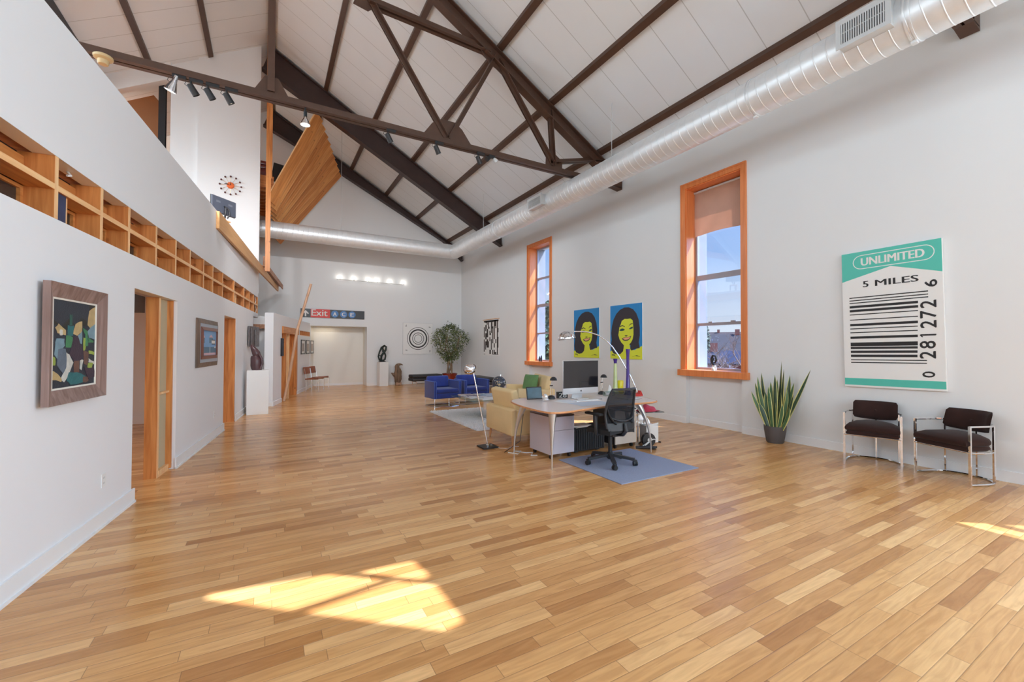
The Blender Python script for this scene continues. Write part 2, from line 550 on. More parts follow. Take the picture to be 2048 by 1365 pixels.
def floor_material():
    m, n, b = base_mat('oak_plank_floor')
    L = n.links
    def N(t, **k):
        x = n.nodes.new(t)
        for a, v in k.items():
            setattr(x, a, v)
        return x
    def MA(op, a, bb=None, c=None):
        x = N('ShaderNodeMath', operation=op)
        for i, v in enumerate((a, bb, c)):
            if v is None:
                continue
            if isinstance(v, (int, float)):
                x.inputs[i].default_value = v
            else:
                L.new(v, x.inputs[i])
        return x.outputs[0]
    tc = N('ShaderNodeTexCoord')
    sp = N('ShaderNodeSeparateXYZ')
    L.new(tc.outputs['Object'], sp.inputs[0])
    PW = 0.0865
    yy = MA('DIVIDE', sp.outputs['Y'], PW)
    row = MA('FLOOR', yy)
    fy = MA('FRACT', yy)
    wn = N('ShaderNodeTexWhiteNoise', noise_dimensions='1D')
    L.new(row, wn.inputs['W'])
    plen = MA('MULTIPLY_ADD', wn.outputs['Value'], 0.5, 0.5)
    off = MA('MULTIPLY', wn.outputs['Value'], 17.0)
    xx = MA('DIVIDE', MA('ADD', sp.outputs['X'], off), plen)
    col = MA('FLOOR', xx)
    fx = MA('FRACT', xx)
    cb = N('ShaderNodeCombineXYZ')
    L.new(row, cb.inputs[0]); L.new(col, cb.inputs[1])
    w2 = N('ShaderNodeTexWhiteNoise', noise_dimensions='2D')
    L.new(cb.outputs[0], w2.inputs['Vector'])
    # grain: stretched noise, shifted per plank
    mp = N('ShaderNodeCombineXYZ')
    L.new(MA('MULTIPLY_ADD', sp.outputs['X'], 1.6, MA('MULTIPLY', w2.outputs['Value'], 60)), mp.inputs[0])
    L.new(MA('MULTIPLY', sp.outputs['Y'], 15), mp.inputs[1])
    L.new(MA('MULTIPLY', w2.outputs['Value'], 23), mp.inputs[2])
    g = N('ShaderNodeTexNoise')
    g.inputs['Scale'].default_value = 1.5; g.inputs['Detail'].default_value = 6; g.inputs['Distortion'].default_value = 1.6
    L.new(mp.outputs[0], g.inputs['Vector'])
    tone = N('ShaderNodeValToRGB')
    ce = tone.color_ramp
    ce.elements[0].position = 0.0; ce.elements[0].color = (*S(174, 120, 70, 1.15), 1)
    ce.elements[1].position = 1.0; ce.elements[1].color = (*S(218, 172, 118, 1.2), 1)
    a = ce.elements.new(0.22); a.color = (*S(194, 142, 88, 1.2), 1)
    a = ce.elements.new(0.7); a.color = (*S(206, 156, 101, 1.2), 1)
    L.new(w2.outputs['Value'], tone.inputs['Fac'])
    gr = N('ShaderNodeValToRGB')
    gr.color_ramp.elements[0].position = 0.34; gr.color_ramp.elements[0].color = (0.84, 0.79, 0.74, 1)
    gr.color_ramp.elements[1].position = 0.62; gr.color_ramp.elements[1].color = (1.05, 1.05, 1.04, 1)
    L.new(g.outputs['Fac'], gr.inputs['Fac'])
    mx = N('ShaderNodeMix', data_type='RGBA', blend_type='MULTIPLY')
    mx.inputs[0].default_value = 0.85
    L.new(tone.outputs[0], mx.inputs[6]); L.new(gr.outputs[0], mx.inputs[7])
    # joints
    e1 = MA('LESS_THAN', MA('MINIMUM', fy, MA('SUBTRACT', 1.0, fy)), 0.018)
    e2 = MA('LESS_THAN', MA('MULTIPLY', MA('MINIMUM', fx, MA('SUBTRACT', 1.0, fx)), plen), 0.0018)
    seam = MA('MAXIMUM', e1, e2)
    m2 = N('ShaderNodeMix', data_type='RGBA')
    L.new(MA('MULTIPLY', seam, 0.55), m2.inputs[0])
    L.new(mx.outputs[2], m2.inputs[6])
    m2.inputs[7].default_value = (0.16, 0.08, 0.04, 1)
    L.new(m2.outputs[2], b.inputs['Base Color'])
    b.inputs['Roughness'].default_value = 0.36
    L.new(MA('MULTIPLY_ADD', g.outputs['Fac'], 0.10, 0.19), b.inputs['Roughness'])
    b.inputs['Specular IOR Level'].default_value = 0.5
    hy = MA('MINIMUM', MA('MULTIPLY', MA('MINIMUM', fy, MA('SUBTRACT', 1.0, fy)), 14.0), 1.0)
    bp = N('ShaderNodeBump')
    bp.inputs['Strength'].default_value = 0.45
    bp.inputs['Distance'].default_value = 0.002
    L.new(MA('ADD', hy, MA('MULTIPLY', g.outputs['Fac'], 0.25)), bp.inputs['Height'])
    L.new(bp.outputs[0], b.inputs['Normal'])
    return m
FLOOR = floor_material()

def ceiling_material():
    m, n, b = base_mat('white_roof_panels')
    L = n.links
    tc = n.nodes.new('ShaderNodeTexCoord')
    sp = n.nodes.new('ShaderNodeSeparateXYZ')
    L.new(tc.outputs['Object'], sp.inputs[0])
    d = n.nodes.new('ShaderNodeMath'); d.operation = 'DIVIDE'; d.inputs[1].default_value = 0.61
    L.new(sp.outputs['Y'], d.inputs[0])
    f = n.nodes.new('ShaderNodeMath'); f.operation = 'FRACT'
    L.new(d.outputs[0], f.inputs[0])
    lt = n.nodes.new('ShaderNodeMath'); lt.operation = 'LESS_THAN'; lt.inputs[1].default_value = 0.022
    L.new(f.outputs[0], lt.inputs[0])
    nz = n.nodes.new('ShaderNodeTexNoise'); nz.inputs['Scale'].default_value = 1.6; nz.inputs['Detail'].default_value = 4
    L.new(tc.outputs['Object'], nz.inputs['Vector'])
    r = n.nodes.new('ShaderNodeValToRGB')
    r.color_ramp.elements[0].color = (0.75, 0.775, 0.79, 1)
    r.color_ramp.elements[1].color = (0.80, 0.83, 0.85, 1)
    L.new(nz.outputs['Fac'], r.inputs['Fac'])
    mx = n.nodes.new('ShaderNodeMix'); mx.data_type = 'RGBA'
    L.new(lt.outputs[0], mx.inputs[0]); L.new(r.outputs[0], mx.inputs[6])
    mx.inputs[7].default_value = (0.52, 0.53, 0.53, 1)
    L.new(mx.outputs[2], b.inputs['Base Color'])
    b.inputs['Roughness'].default_value = 0.6
    return m
CEIL = ceiling_material()
# ================================================================== SETTING
struct('floor', MB().box(-8, 8.2, -6.7, 19.2, -0.1, 0), FLOOR, 'oak plank floor of the hall, laid across its width')

# --- window wall
WIN = {1: (10.53, 11.70), 2: (4.55, 5.72), 3: (-1.50, -0.33), 4: (-5.2, -4.03)}
WZ0, WZ1 = 1.09, 4.76
m = MB()
ys = [-6.7]
for k in (4, 3, 2, 1):
    ys += list(WIN[k])
ys.append(17.75)
def wall_profile(x0, z0):
    return [(x0, z0), (7.95, z0), (7.95, roof(7.95)), (x0, roof(x0))]
for i in range(0, len(ys), 2):
    m.prism(wall_profile(XR, 0), ys[i], ys[i + 1], 'y')
for k, (a, b) in WIN.items():
    m.prism([(7.47, 0), (7.95, 0), (7.95, WZ0 - .01), (7.47, WZ0 - .01)], a, b, 'y')
    m.prism(wall_profile(XR, WZ1), a, b, 'y')
struct('wall_right', m, WHITE, 'tall white plaster wall with deep windows')

# --- back gable wall with the alcove opening
AX0, AX1, AZ = 1.36, 3.37, 2.31
m = MB()
m.prism([(-7.4, 0), (AX0, 0), (AX0, roof(AX0)), (0, RZ), (-7.4, roof(7.4))], YB, 17.75, 'y')
m.prism([(AX0, AZ), (AX1, AZ), (AX1, roof(AX1)), (AX0, roof(AX0))], YB, 17.75, 'y')
m.prism([(AX1, 0), (XR + .02, 0), (XR + .02, roof(XR + .02)), (AX1, roof(AX1))], YB, 17.75, 'y')
struct('wall_back', m, WHITE, 'white gable wall at the end of the hall')
m = MB()
m.box(AX0 - .2, 3.6, 18.05, 18.25, 0, 2.5)
m.box(AX1, 3.6, 17.75, 18.05, 0, 2.5)
m.box(AX0 - .2, 3.6, 17.75, 18.25, AZ, 2.5)
m.prism([(AX0 - .2, 17.7), (AX0 - .02, 17.7), (1.53, 18.06), (AX0 - .2, 18.06)], 0, 2.4)
struct('wall_alcove', m, mat('alcove_paint', (0.80, 0.775, 0.72), 0.6, var=0.01), 'recess in the gable wall')

# --- wall behind the camera, outer side wall
m = MB()
GX = (-5.45, -3.35, -1.05, 1.05, 3.35, 5.45)  # openings added for the gable fill lights
xs = [-7.4] + list(GX) + [7.4]
for i in range(0, len(xs), 2):
    a, b = xs[i], xs[i + 1]
    poly = [(a, 0), (b, 0), (b, roof(b)), (a, roof(a))]
    m.prism(poly, -6.9, -6.55, 'y')
for i in range(1, 6, 2):
    a, b = xs[i], xs[i + 1]
    m.prism([(a, 0), (b, 0), (b, .95), (a, .95)], -6.9, -6.55, 'y')
    top = [(a, 5.05), (b, 5.05), (b, roof(b)), (a, roof(a))]
    if a < 0 < b:
        top = [(a, 5.05), (b, 5.05), (b, roof(b)), (0, RZ), (a, roof(a))]
    m.prism(top, -6.9, -6.55, 'y')
struct('wall_near', m, WHITE, 'gable wall with three tall openings added for fill light behind the camera')
struct('wall_left_outer', MB().box(-7.6, -7.4, -6.9, 17.75, 0, roof(7.5)), WHITE, 'outer wall behind the partition')

# --- roof slopes with the roof light
def back(px, py):
    t = (RZ - SL * px) / (1 + SL * 0.58)
    return Vector((px + .58 * t, py - .46 * t, t))
PATCH_A = [(-.38, 3.217), (.36, 3.09), (.94, 2.62), (.953, 2.2), (.84, 2.17)]
PATCH_B = [(.555, 3.017), (.907, 2.987), (.946, 2.745), (.887, 2.722)]
m = MB()
def slope(side, holes):
    TH = 0.16
    outer = [Vector((0, -7.0, RZ)), Vector((side * 8.1, -7.0, roof(8.1))), Vector((side * 8.1, 17.9, roof(8.1))), Vector((0, 17.9, RZ))]
    loops = [outer] + holes
    flat = [v for l in loops for v in l]
    tri = tessellate_polygon([[Vector((v.x, v.y, 0)) for v in l] for l in loops])
    n0 = len(flat)
    up = [v + Vector((0, 0, TH)) for v in outer]
    for h in holes:
        up += [v - SUN_D * (TH / (1 + SL * 0.58)) for v in h]
    fs = [tuple(t) for t in tri] + [tuple(i + n0 for i in reversed(t)) for t in tri]
    o = 0
    for l in loops:
        k = len(l)
        fs += [(o + i, o + (i + 1) % k, o + (i + 1) % k + n0, o + i + n0) for i in range(k)]
        o += k
    m.add(flat + up, fs)
slope(1, [[back(*p) for p in PATCH_A], [back(*p) for p in PATCH_B]])
slope(-1, [])
struct('ceiling', m, CEIL, 'white panelled underside of the pitched roof')
m = MB()
m.bar(back(.16, 2.69) + Vector((0, 0, .1)), back(.80, 2.775) + Vector((0, 0, .1)), .05, .03)
struct('window_4', m, BROWN, 'glazing bar of the roof light behind the camera')

# --- long partition on the other side (local frame: x out of the wall, y along it)
m = MB()
for a, b in ((-12.2, -.2), (1.08, 3.69), (4.74, 6.9)):
    m.box(-.12, 0, a, b, 0, 2.40)
for a, b in ((-.2, 1.08), (3.69, 4.74)):
    m.box(-.12, 0, a, b, 2.088, 2.40)
m.box(-.12, 0, 6.9, 7.65, 2.29, 2.40)
struct('wall_left', m, WHITE2, 'white partition below the open stud band', LWM)
struct('wall_left_upper', MB().box(-.12, 0, -12.2, 7.65, 2.835, 3.80), WHITE2, 'white parapet above the open stud band', LWM)
m = MB()
for a, b in ((-12.2, -.16), (1.06, 3.72), (4.72, 6.9)):
    m.box(0, .016, a, b, 0, .135)
    m.box(0, .026, a, b, 0, .02)
struct('baseboard_left', m, TRIMW, 'white baseboard along the partition', LWM)

# --- second, slightly turned partition by the alcove
m = MB()
m.box(-.2, 0, 0, .87, 0, 2.39)
m.box(-.2, 0, .87, 2.85, 2.09, 2.39)
m.box(-.2, 0, 2.85, 3.2, 0, 2.39)
m.box(-.2, 0, 3.2, 5.0, 0, 1.90)
m.box(-.2, 0, 3.2, 5.0, 2.06, 2.39)
struct('wall_hall', m, WHITE2, 'white turned partition beside the alcove', HWM)
m = MB()
for a, b in ((0, .88), (2.80, 5.72)):
    m.box(0, .016, a, b, 0, .11)
m.box(-.2, 0, -.016, 0, 0, .11)
struct('baseboard_hall', m, TRIMW, 'white baseboard of the turned partition', HWM)

m = MB()
for a, b in ((-6.5, 4.55), (5.72, 10.53), (11.70, 17.3)):
    m.box(XR - .016, XR, a, b, 0, .125)
for k in (1, 2):
    a, b = WIN[k]
    m.box(7.454, 7.47, a, b, 0, .125)
struct('baseboard_right', m, TRIMW, 'white baseboard under the windows')
m = MB()
m.box(AX1, XR - .016, YB - .016, YB, 0, .11)
m.box(AX0 + .2, AX1 + .0, 18.036, 18.05, 0, .09)
struct('baseboard_back', m, TRIMW, 'white baseboard of the gable wall')

# --- rooms behind the partition
m = MB()
m.box(-5.6, -.2, 5.1, 5.25, 0, 2.8)
m.box(-5.6, -.24, -3.0, -2.85, 0, 2.8)
struct('wall_room', m, WHITE, 'wall of the room seen through the doorway', LWM)
struct('baseboard_room', MB().box(-5.6, -.2, 5.085, 5.1, 0, .14), TRIMW, 'baseboard of the room behind the doorway', LWM)
m = MB()
m.box(-4.2, .26, 14.0, 14.1, 0, 2.39)
struct('wall_passage', m, WHITE, 'wall at the end of the side passage')
lo = [LWM @ Vector((-.13, -12, 0)), LWM @ Vector((-.13, 7.6, 0))]
m = MB().prism([(lo[0].x, lo[0].y), (lo[1].x, lo[1].y), (-7.39, 13.15), (-7.39, lo[0].y)], 2.86, 2.97)
struct('floor_loft', m, FIRX, 'floor of the open loft above the partition')

# --- upper loft at the end: white wall with the clock, boxed rafter, floor
m = MB()
m.prism([(-1.63, 2.98), (-.24, 2.98), (-.24, roof(.24)), (-1.63, roof(1.63))], 13.5, 13.62, 'y')
m.box(-.36, -.24, 13.62, 14.2, 2.98, roof(.36))
m.prism([(-2.2, 2.98), (-1.63, 2.98), (-1.63, roof(1.63)), (-2.2, roof(2.2))], 13.58, 13.70, 'y')
m.prism([(-7.38, roof(7.38) - .45), (-2.2, roof(2.2) - .42), (-2.2, roof(2.2)), (-7.38, roof(7.38))], 13.48, 13.70, 'y')
m.prism([(-7.38, 2.98), (-2.2, 2.98), (-2.2, 6.1), (-7.38, 6.1)], 13.58, 13.70, 'y')
struct('wall_loft', m, WHITE, 'white wall of the upper loft, with the wall clock')
m = MB().box(-7.38, -.02, 14.2, 17.3, 6.12, 6.45).box(-7.38, -.37, 13.70, 14.2, 6.12, 6.45)
for i in range(9):
    m.box(-1.2, -.02, 14.32 + i * .33, 14.36 + i * .33, 6.06, 6.12)
struct('floor_loft_upper', m, FIRX, 'timber floor of the upper loft')

# --- windows in view
SASH = mat('grey_sash_paint', S(150, 148, 158, 1.1), 0.4, var=0.03)
STONE = mat('pale_outer_stone', (0.25, 0.27, 0.265), 0.9, var=0.12, scale=5)
GLASS = pane_mat('window_glass', (0.98, 0.99, 1.0), 0.05)
SHADE = cloth_mat('tan_shade_fabric', S(214, 176, 152, 1.05), 0.45)
def window(k, bars, shade_z=None):
    a, b = WIN[k]
    w = bpy.data.objects.new('window_%d' % k, None)
    COL.objects.link(w)
    w.location = (XR, (a + b) / 2, 0)
    tag(w, 'tall timber-cased window', 'window', kind='structure')
    h = (b - a) / 2
    m = MB()
    for s in (-1, 1):
        y0, y1 = sorted((s * h, s * (h + .105)))
        m.box(-.026, 0, y0, y1, WZ0, WZ1 + .105)
        y0, y1 = sorted((s * (h + .075), s * (h + .105)))
        m.box(-.036, -.026, y0, y1, WZ0, WZ1 + .105)
    m.box(-.026, 0, -h, h, WZ1, WZ1 + .105)
    m.box(-.036, -.026, -h - .075, h + .075, WZ1 + .075, WZ1 + .105)
    obj('casing', m, CASING, w)
    m = MB()
    m.box(-.085, .0, -h - .15, h + .15, WZ0 - .125, WZ0, bev=.008)
    m.box(0, .31, -h, h, WZ0 - .03, WZ0)
    obj('window_sill', m, CASING, w)
    m = MB()
    for s in (-1, 1):
        y0, y1 = sorted((s * (h - .018), s * h))
        m.box(0, .30, y0, y1, WZ0, WZ1)
    m.box(0, .30, -h + .018, h - .018, WZ1 - .018, WZ1)
    obj('jamb_lining', m, CASING, w)
    hi = h - .018
    m = MB()
    for s in (-1, 1):
        y0, y1 = sorted((s * (hi - .045), s * hi))
        m.box(.28, .34, y0, y1, WZ0, WZ1 - .018)
    m.box(.28, .34, -hi + .045, hi - .045, WZ0, WZ0 + .045)
    m.box(.28, .34, -hi + .045, hi - .045, WZ1 - .063, WZ1 - .018)
    for z, t in bars:
        m.box(.275, .345, -hi + .045, hi - .045, z - t / 2, z + t / 2)
    sash = obj('sash', m, SASH, w)
    zz = [WZ0 + .045] + [z for z, t in bars] + [WZ1 - .063]
    for i in range(len(zz) - 1):
        p = MB().box(.306, .312, -hi + .04, hi - .04, zz[i] + .01, zz[i + 1] - .01)
        obj('pane', p, GLASS, w)
    m = MB()
    for s in (-1, 1):
        y0, y1 = sorted((s * (h - .05), s * h))
        m.box(.345, .60, y0, y1, WZ0 - .01, WZ1)
    m.box(.345, .66, -h, h, WZ0 - .06, WZ0 - .012)
    obj('outer_reveal', m, STONE, w)
    if shade_z:
        m = MB()
        m.grid(lambda u, v: (.245 + .006 * math.sin(u * 9 + v * 4) * (1 - v), (u - .5) * 2 * (hi - .01), shade_z + .03 * math.sin(u * 3.1) * (1 - v) + v * (WZ1 - .05 - shade_z)), 24, 10, thick=(.0015, 0, 0))
        sh = obj('roller_shade', m, SHADE, w, smooth=True)
        m = MB().tube([(.25, -hi, WZ1 - .05), (.25, hi, WZ1 - .05)], .022, 12)
        obj('shade_roller', m, GALV2, sh, smooth=True)
    return w
window(1, [(3.76, .055), (2.88, .09), (1.98, .05)])
w2 = window(2, [(2.95, .10), (2.0, .055)], 3.80)
for y in (-.25, .22):
    obj('sash_lock', MB().box(.255, .29, y - .04, y + .04, 2.02, 2.05), SASH, w2)
w3 = window(3, [(3.76, .055), (2.88, .09), (1.98, .05)], 4.05)

# --- doorways in the long partition
ACR = pane_mat('ribbed_yellowed_panel', (0.86, 0.84, 0.72), 0.06, 0.25, opaque=0.62, body=S(214, 204, 176))
d1 = bpy.data.objects.new('door_1', None); COL.objects.link(d1); d1.matrix_world = LWM
tag(d1, 'timber framed doorway with a fixed panel', 'door', kind='structure')
obj('stud', MB().box(-.185, -.066, .675, .712, 0, 2.086), FIR, d1)
obj('stud', MB().box(-.185, -.035, 1.045, 1.079, 0.02, 2.086), FIR, d1)
obj('rail', MB().box(-.15, -.056, .712, 1.045, .03, .075), PALEFIR, d1)
obj('rail', MB().box(-.091, -.060, .712, 1.045, .955, .98), PALEFIR, d1)
obj('stud_facing', MB().box(-.066, -.060, .672, .716, 0, 2.086), PALEFIR, d1)
obj('fixed_panel', MB().box(-.098, -.092, .712, 1.045, .075, 2.086), ACR, d1)
obj('threshold', MB().box(-.12, -.060, .712, 1.08, 0, .03), PALEFIR, d1)
obj('door_track', MB().box(-.30, -.19, -.19, .66, 1.90, 2.086), BLACK, d1)
d2 = bpy.data.objects.new('door_2', None); COL.objects.link(d2); d2.matrix_world = LWM
tag(d2, 'narrow doorway with an exposed stud', 'door', kind='structure')
obj('stud', MB().box(-.22, -.005, 4.69, 4.735, 0, 2.084), FIR, d2)
obj('head_plate', MB().box(-.22, -.125, 3.69, 4.69, 2.05, 2.084), FIRY, d2)
d3 = bpy.data.objects.new('door_3', None); COL.objects.link(d3); d3.matrix_world = HWM
tag(d3, 'pine framed opening in the turned partition', 'door', kind='structure')
obj('lintel', MB().box(-.2, .03, .90, 2.95, 1.90, 2.088), FIRY, d3)
obj('stud', MB().box(-.2, .01, 1.30, 1.345, 0, 1.90), FIR, d3)
obj('stud', MB().box(-.2, .01, 1.66, 1.72, 0, 1.90), PALEFIR, d3)
obj('stud', MB().box(-.2, .01, 2.70, 2.845, 0, 1.90), FIR, d3)
obj('infill_board', MB().box(-.19, -.15, .88, 1.30, 0, 1.90), WHITE2, d3)
YEL = wood('yellow_pine_board', S(206, 164, 92, 1.1), S(224, 184, 112, 1.1), 2, .5, knots=False)
obj('inner_board', MB().box(-.30, -.26, 1.70, 2.08, 0, 2.0), YEL, d3)
obj('inner_board', MB().box(-.30, -.26, 2.24, 2.75, 0, 2.0), YEL, d3)
obj('dark_gap', MB().box(-.34, -.32, 2.0, 2.3, 0, 2.0), INK, d3)

# --- dark edge beam and purlins
def beam_thing(name, mb, m_, label, cat, group=None, M=None):
    o = obj(name, mb, m_, M=M)
    return tag(o, label, cat, group)
PUR = [(1.40, 'first brown purlin down the window-side roof slope from the ridge'),
       (2.71, 'second brown purlin down the window-side roof slope from the ridge'),
       (4.02, 'third brown purlin down the window-side roof slope from the ridge'),
       (5.30, 'fourth brown purlin down the window-side roof slope from the ridge'),
       (6.66, 'lowest brown purlin on the window-side slope, just above the big round duct'),
       (-1.37, 'first brown purlin down the loft-side roof slope from the ridge'),
       (-2.58, 'second brown purlin down the loft-side slope, ending at the boxed white rafter')]
for x, lab in PUR:
    m = MB()
    sgn = 1 if x > 0 else -1
    yend = 17.3 if x > 0 else 13.48
    c0, c1 = x - .05, x + .05
    m.prism([(c0, roof(c0) + .0), (c0, roof(c0) - .07), (c1, roof(c1) - .07), (c1, roof(c1) + .0)], -6.5, yend, 'y')
    beam_thing('roof_purlin', m, BROWN, lab, 'purlin', 'brown purlins under the roof panels')
m = MB().prism([(-.06, RZ - .02), (-.06, RZ - .14), (.06, RZ - .14), (.06, RZ - .02)], -6.5, 17.3, 'y')
beam_thing('ridge_beam', m, BROWN, 'brown ridge beam along the top of the ceiling', 'beam')
m = MB().box(-3.95, -3.5, -6.5, 13.45, roof(3.5) - .35, roof(3.5) - .03)
beam_thing('edge_beam', m, mat('charcoal_beam_paint', (0.03, 0.032, 0.038), 0.5, var=0.3), 'charcoal beam under the roof just above the white parapet', 'beam')

# --- deep rafters
def rafter(y0, y1, top_off, bot, label):
    m = MB()
    pts_top = [(7.34, roof(7.34) - top_off), (0, RZ - top_off)]
    pts = bot + pts_top
    m.prism(pts, y0 + .07, y1 - .07, 'y')
    for i in range(len(bot) - 1):
        a, b = Vector((bot[i][0], (y0 + y1) / 2, bot[i][1] + .015)), Vector((bot[i + 1][0], (y0 + y1) / 2, bot[i + 1][1] + .015))
        m.bar(a, b, y1 - y0, .03)
    m.bar(Vector((0, (y0 + y1) / 2, RZ - top_off - .015)), Vector((7.34, (y0 + y1) / 2, roof(7.34) - top_off - .015)), y1 - y0, .03)
    return m
m = rafter(13.50, 13.72, .06, [(-.22, 9.23), (6.49, 5.61), (7.34, 5.20)], '')
beam_thing('roof_rafter', m, DKBROWN, 'deep dark brown rafter crossing behind the spotlight truss', 'rafter')
m = rafter(17.08, 17.30, .06, [(-.22, 9.28), (2.33, 8.11), (6.47, 6.04), (7.34, 5.28)], '')
beam_thing('roof_rafter', m, DKBROWN, 'deep reddish brown rafter against the white gable wall', 'rafter')

# --- riveted steel trusses
def truss(y, label):
    t = thing('roof_truss', label, 'truss', (0, y, 0))
    m = MB()
    m.box(-7.3, 7.34, -.085, -.012, 5.365, 5.38)
    m.box(-7.3, 7.34, .012, .085, 5.365, 5.38)
    m.box(-7.3, 7.34, -.026, -.012, 5.38, 5.49)
    m.box(-7.3, 7.34, .012, .026, 5.38, 5.49)
    for i in range(36):
        m.lathe([(.011, 0), (.009, .012), (0, .015)], 6, Matrix.Translation((-7 + i * .4, .05, 5.38)))
    obj('bottom_chord', m, BROWN, t)
    for s in (1, -1):
        m = MB()
        a, b = Vector((0, 0, RZ - .10)), Vector((s * 7.3, 0, roof(7.3) - .10))
        n = Vector((s * SL, 0, 1)).normalized()
        m.bar(a - n * .125, b - n * .125, .012 * 2, .24, up=(0, 0, 1))
        m.bar(a - n * .01, b - n * .01, .19, .02)
        m.bar(a - n * .24, b - n * .24, .19, .022)
        obj('top_chord', m, BROWN, t)
        for p, q in (((s * .06, 9.62), (s * 2.88, 5.50)), ((s * 3.95, 7.42), (s * 2.96, 5.50)), ((s * 3.98, 7.36), (s * 5.34, 5.55)), ((s * 5.27, 6.70), (s * 5.36, 5.50)), ((s * 5.45, 5.62), (s * 6.75, 5.96))):
            w = MB()
            w.bar((p[0], -.02, p[1]), (q[0], -.02, q[1]), .012, .085, up=(0, 0, 1))
            w.bar((p[0], .02, p[1]), (q[0], .02, q[1]), .012, .085, up=(0, 0, 1))
            d = Vector((q[0] - p[0], 0, q[1] - p[1])).normalized()
            nn = Vector((-d.z, 0, d.x)) * (.036 * (1 if d.z * d.x < 0 else -1))
            w.bar(Vector((p[0], -.055, p[1])) + nn, Vector((q[0], -.055, q[1])) + nn, .07, .012)
            w.bar(Vector((p[0], .055, p[1])) + nn, Vector((q[0], .055, q[1])) + nn, .07, .012)
            obj('web_member', w, BROWN, t)
        for poly in ([(2.45, 5.48), (3.42, 5.48), (3.22, 5.74), (3.08, 5.84), (2.80, 5.84), (2.62, 5.72)],
                     [(5.18, 5.48), (5.62, 5.48), (5.62, 5.66), (5.42, 5.78), (5.20, 5.84)],
                     [(3.62, 7.66), (3.58, 7.50), (3.82, 7.24), (4.10, 7.14), (4.28, 7.28), (4.10, 7.42)]):
            g = MB().prism([(s * a, b) for a, b in poly], -.008, .008, 'y')
            obj('gusset_plate', g, BROWN, t)
        g = MB().prism([(s * 1.20, 7.40), (s * 1.45, 7.36), (s * 1.62, 7.52), (s * 1.58, 7.66), (s * 1.32, 7.74)], -.008, .008, 'y')
        obj('gusset_plate', g, BROWN, t)
        c = MB()
        c.bar((s * 1.46, -.03, 7.56), (s * 3.80, -.03, 7.50), .014, .13)
        c.bar((s * 1.46, .03, 7.56), (s * 3.80, .03, 7.50), .014, .13)
        c.bar((s * 1.46, -.06, 7.50), (s * 3.80, -.06, 7.44), .07, .014)
        c.bar((s * 1.46, .06, 7.50), (s * 3.80, .06, 7.44), .07, .014)
        obj('collar_tie', c, BROWN, t)
    m = MB()
    m.box(-.05, .05, -.06, -.045, 5.49, 9.7)
    m.box(-.05, .05, .045, .06, 5.49, 9.7)
    m.box(-.045, -.03, -.05, .05, 5.49, 9.7)
    obj('king_post', m, BROWN, t)
    obj('gusset_plate', MB().prism([(-.22, 5.49), (.24, 5.49), (.10, 5.74), (-.08, 5.74)], -.008, .008, 'y'), BROWN, t)
    obj('bearing_plate', MB().prism([(7.12, 5.366), (7.345, 5.33), (7.345, 5.60), (7.2, 5.56)], -.085, .085, 'y'), BROWN, t)
    return t
truss(7.585, 'brown riveted steel truss carrying the row of spotlights')
t0 = truss(1.66, 'brown steel truss whose end plate sticks out under the duct above the bar-code canvas')
# ================================================================== DUCT, LIGHTS
DX, DZ, DR, DY = 5.985, 5.085, 0.258, 14.82
duct = thing('air_duct', 'big round silver air duct running along the window wall and round the corner', 'duct', (DX, DY, DZ))
def ribbed(p0, p1, r, pitch, n=40):
    """spiral-seam pipe: a straight tube with a small raised seam every pitch"""
    p0, p1 = Vector(p0), Vector(p1)
    L = (p1 - p0).length
    d = (p1 - p0).normalized()
    x = d.cross(Vector((0, 0, 1))).normalized()
    y = x.cross(d)
    sts = []
    k = int(L / pitch)
    for i in range(k):
        s0 = i * pitch
        sts += [(s0, r), (s0 + pitch - .016, r), (s0 + pitch - .011, r + .0035), (s0 + pitch - .005, r + .0035)]
    sts.append((L, r))
    vs, fs = [], []
    for s, rr in sts:
        for j in range(n):
            t = 2 * PI * j / n
            lean = .10 * math.sin(t) * 1.0
            vs.append(p0 + d * min(max(s + lean * .35, 0), L) + x * (math.cos(t) * rr) + y * (math.sin(t) * rr))
    for i in range(len(sts) - 1):
        for j in range(n):
            a, b = i * n + j, i * n + (j + 1) % n
            fs.append((a, b, b + n, a + n))
    return vs, fs
m = MB(); m.add(*ribbed((0, -21.0, 0), (0, 0, 0), DR, .14))
m.ball((0, 0, 0), DR, 40, 24)
obj('main_pipe', m, GALV, duct, smooth=True, ang=14)
m = MB(); m.add(*ribbed((-6.6, 0, 0), (0, 0, 0), DR, .14))
obj('cross_pipe', m, GALV, duct, smooth=True, ang=14)
for yb in (3.47, 1.76, 11.2):
    m = MB()
    for o_ in (-.03, .012):
        m.tube([(0, yb - DY + o_, 0), (0, yb - DY + o_ + .018, 0)], DR + .010, 40)
    m.box(-.03, .03, yb - DY - .02, yb - DY + .03, -DR - .03, -DR)
    obj('joint_band', m, GALV, duct, smooth=True)
VBLK = mat('vent_dark', (0.03, 0.03, 0.03), 0.7, var=0.1)
